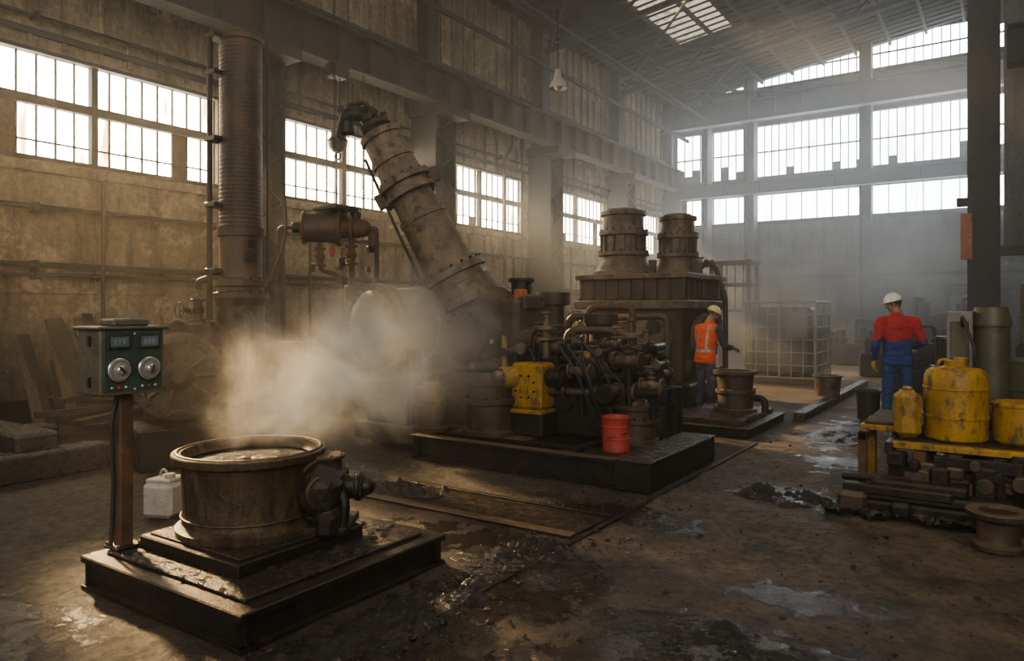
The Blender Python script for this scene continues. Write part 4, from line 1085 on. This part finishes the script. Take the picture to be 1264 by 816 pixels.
    q_.done(parent=hd)
    return root

def clsA(c):
    if c.z > 1.15+.02*math.sin(c.x*20): return 0
    if c.z > .835 or abs(c.x) > .215: return 1
    return 2
person('worker', (-1.29, 12.0, -.008), math.radians(26),
       [(-1, (-.215, .0, 1.40), (-.285, -.02, 1.10), (-.27, .12, .88)), (1, (.215, .0, 1.40), (.31, -.06, 1.13), (.20, .17, 1.02))],
       math.radians(62), math.radians(-18), HELW, [RED, BLUE, JEAN], clsA,
       (GLOVEY, [((.9, .1, 0), (.0, .15, -1), .35), ((-.3, -.2, -1), (-.6, .75, 0), .5)], (0, 1, .2)), lean=.06,
       legs=[(-1, (-.095, 0, .88), (-.11, .06, .48), (-.12, .06, .10), .15), (1, (.095, 0, .88), (.12, .01, .48), (.14, -.06, .10), .15)], hz=1.06)
def clsB(c):
    ax = abs(c.x)
    if ax > .222 and c.z < 1.5: return 1
    if c.z > .80:
        if abs(c.z-1.02) < .022 or (c.z > 1.02 and abs(ax-.105) < .020 and c.z < 1.47): return 2
        return 0
    return 1
person('worker', (-4.12, 11.85, -.008), math.radians(-24),
       [(-1, (-.215, .06, 1.38), (-.28, .04, 1.08), (-.26, .20, .88)), (1, (.215, .07, 1.38), (.28, .18, 1.10), (.20, .44, 1.06))],
       math.radians(-22), math.radians(-30), HELY, [ORG, NAVY, STRIPE], clsB,
       (GLOVEG, [((.9, .1, 0), (.05, .35, -1), .45), ((0, 0, -1), (-.1, 1, -.1), .5)], (0, 1, .2)), lean=.20, hz=.97)

# ------------------------------------------------------------------ steam and haze
def steam(name, loc, sc, dens, nscale, thr, col=(1, .93, .82), rot=0, seed=0.0, aniso=.1, soft=.3):
    bm = bmesh.new(); bmesh.ops.create_icosphere(bm, subdivisions=3, radius=1)
    me = bpy.data.meshes.new(name); bm.to_mesh(me); bm.free()
    o = bpy.data.objects.new(name, me); C.objects.link(o); o.location = loc; o.scale = sc; o.rotation_euler = (0, 0, rot)
    m, t, out = nt(name+'_vapour')
    tc = N(t, 'ShaderNodeTexCoord').outputs['Object']
    ln = N(t, 'ShaderNodeVectorMath', operation='LENGTH'); t.links.new(tc, ln.inputs[0])
    fall = rng(t, ln.outputs['Value'], .10, .95, 1, 0)
    mp = N(t, 'ShaderNodeMapping'); mp.inputs['Location'].default_value = (seed, seed*.7, 0)
    mp.inputs['Scale'].default_value = (sc[0]/max(sc), sc[1]/max(sc), sc[2]/max(sc)); t.links.new(tc, mp.inputs[0])
    n = N(t, 'ShaderNodeTexNoise'); n.inputs['Scale'].default_value = nscale; n.inputs['Detail'].default_value = 6; n.inputs['Roughness'].default_value = .62; n.inputs['Distortion'].default_value = .9
    t.links.new(mp.outputs[0], n.inputs['Vector'])
    v = rng(t, math_(t, 'ADD', n.outputs['Fac'], math_(t, 'MULTIPLY', fall, .22)), thr, thr+soft)
    d = math_(t, 'MULTIPLY', math_(t, 'MULTIPLY', v, fall), dens)
    vs = N(t, 'ShaderNodeVolumeScatter'); vs.inputs['Color'].default_value = c4(col); vs.inputs['Anisotropy'].default_value = aniso
    t.links.new(d, vs.inputs['Density']); t.links.new(vs.outputs[0], out.inputs['Volume'])
    me.materials.append(m)
    return o
steam('steam_cloud', (-4.45, 4.05, 1.18), (1.25, 1.3, .80), 3.6, 2.6, .56, seed=1.3, soft=.22)
steam('steam_cloud', (-3.92, 3.0, .98), (.48, .48, .30), 3.2, 2.2, .52, seed=4.3, soft=.22)
steam('steam_cloud', (-4.95, 5.5, 1.35), (1.7, 1.1, 1.0), 1.1, 3.0, .50, seed=8.3)
steam('steam_cloud', (-3.6, 14.6, 1.9), (1.8, 2.0, 1.7), .6, 2.6, .48, col=(.93, .96, 1), seed=3.3)
steam('steam_cloud', (-2.6, 22.5, 2.6), (3.2, 3.5, 2.6), .22, 2.2, .46, col=(.93, .96, 1), seed=13.3)

def haze(name, lo, hi, dens, col, an):
    m, t, out = nt(name)
    vs = N(t, 'ShaderNodeVolumeScatter'); vs.inputs['Color'].default_value = c4(col); vs.inputs['Anisotropy'].default_value = an; vs.inputs['Density'].default_value = dens
    t.links.new(vs.outputs[0], out.inputs['Volume'])
    q = P(name); q.b2(lo, hi, m, 0); q.done()
haze('hall_haze', (XW+.01, -7, .02), (XR-.1, 14.0, 9.4), .007, (1, .93, .82), .45)
haze('hall_haze', (XW+.01, 14.01, .02), (XR-.1, YB-.13, 9.4), .019, (.94, .97, 1), .45)

# ------------------------------------------------------------------ lights, world, camera
def light(name, typ, loc, target, energy, col, **kw):
    l = bpy.data.lights.new(name, typ); l.energy = energy; l.color = col
    for k, v in kw.items(): setattr(l, k, v)
    o = bpy.data.objects.new(name, l); C.objects.link(o); o.location = loc
    o.rotation_euler = (V(target)-V(loc)).to_track_quat('-Z', 'Y').to_euler()
    return o
light('sun', 'SUN', (-20, 8, 12), (-20+.85, 8-.2, 12-.47), 42.0, (1, .76, .46), angle=math.radians(5))
light('front_fill_light', 'AREA', (4, -6, 6.5), (-4.5, 7, 1.5), 1000, (1, .91, .79), shape='RECTANGLE', size=8, size_y=5)  # added fill from behind the camera, no doorway stands there
light('overhead_fill_light', 'AREA', (-1, 7, 10.3), (-3, 8, 0), 400, (1, .91, .80), shape='RECTANGLE', size=7, size_y=12)  # added soft fill under the roof, not an actual lamp fitting
w = bpy.data.worlds.new('World'); S.world = w; w.use_nodes = True
bg = w.node_tree.nodes['Background']; bg.inputs[0].default_value = (.9, .95, 1, 1); bg.inputs[1].default_value = .6
try:
    S.view_settings.view_transform = 'AgX'; S.view_settings.look = 'AgX - Medium High Contrast'
except Exception as e: print(e)
cam = bpy.data.cameras.new('camera'); cam.sensor_width = 36; cam.lens = 900/1264*36; cam.shift_y = -.0198
co = bpy.data.objects.new('camera', cam); C.objects.link(co); co.location = (0, 0, 1.65); co.rotation_euler = (math.radians(90), 0, math.radians(34))
S.camera = co
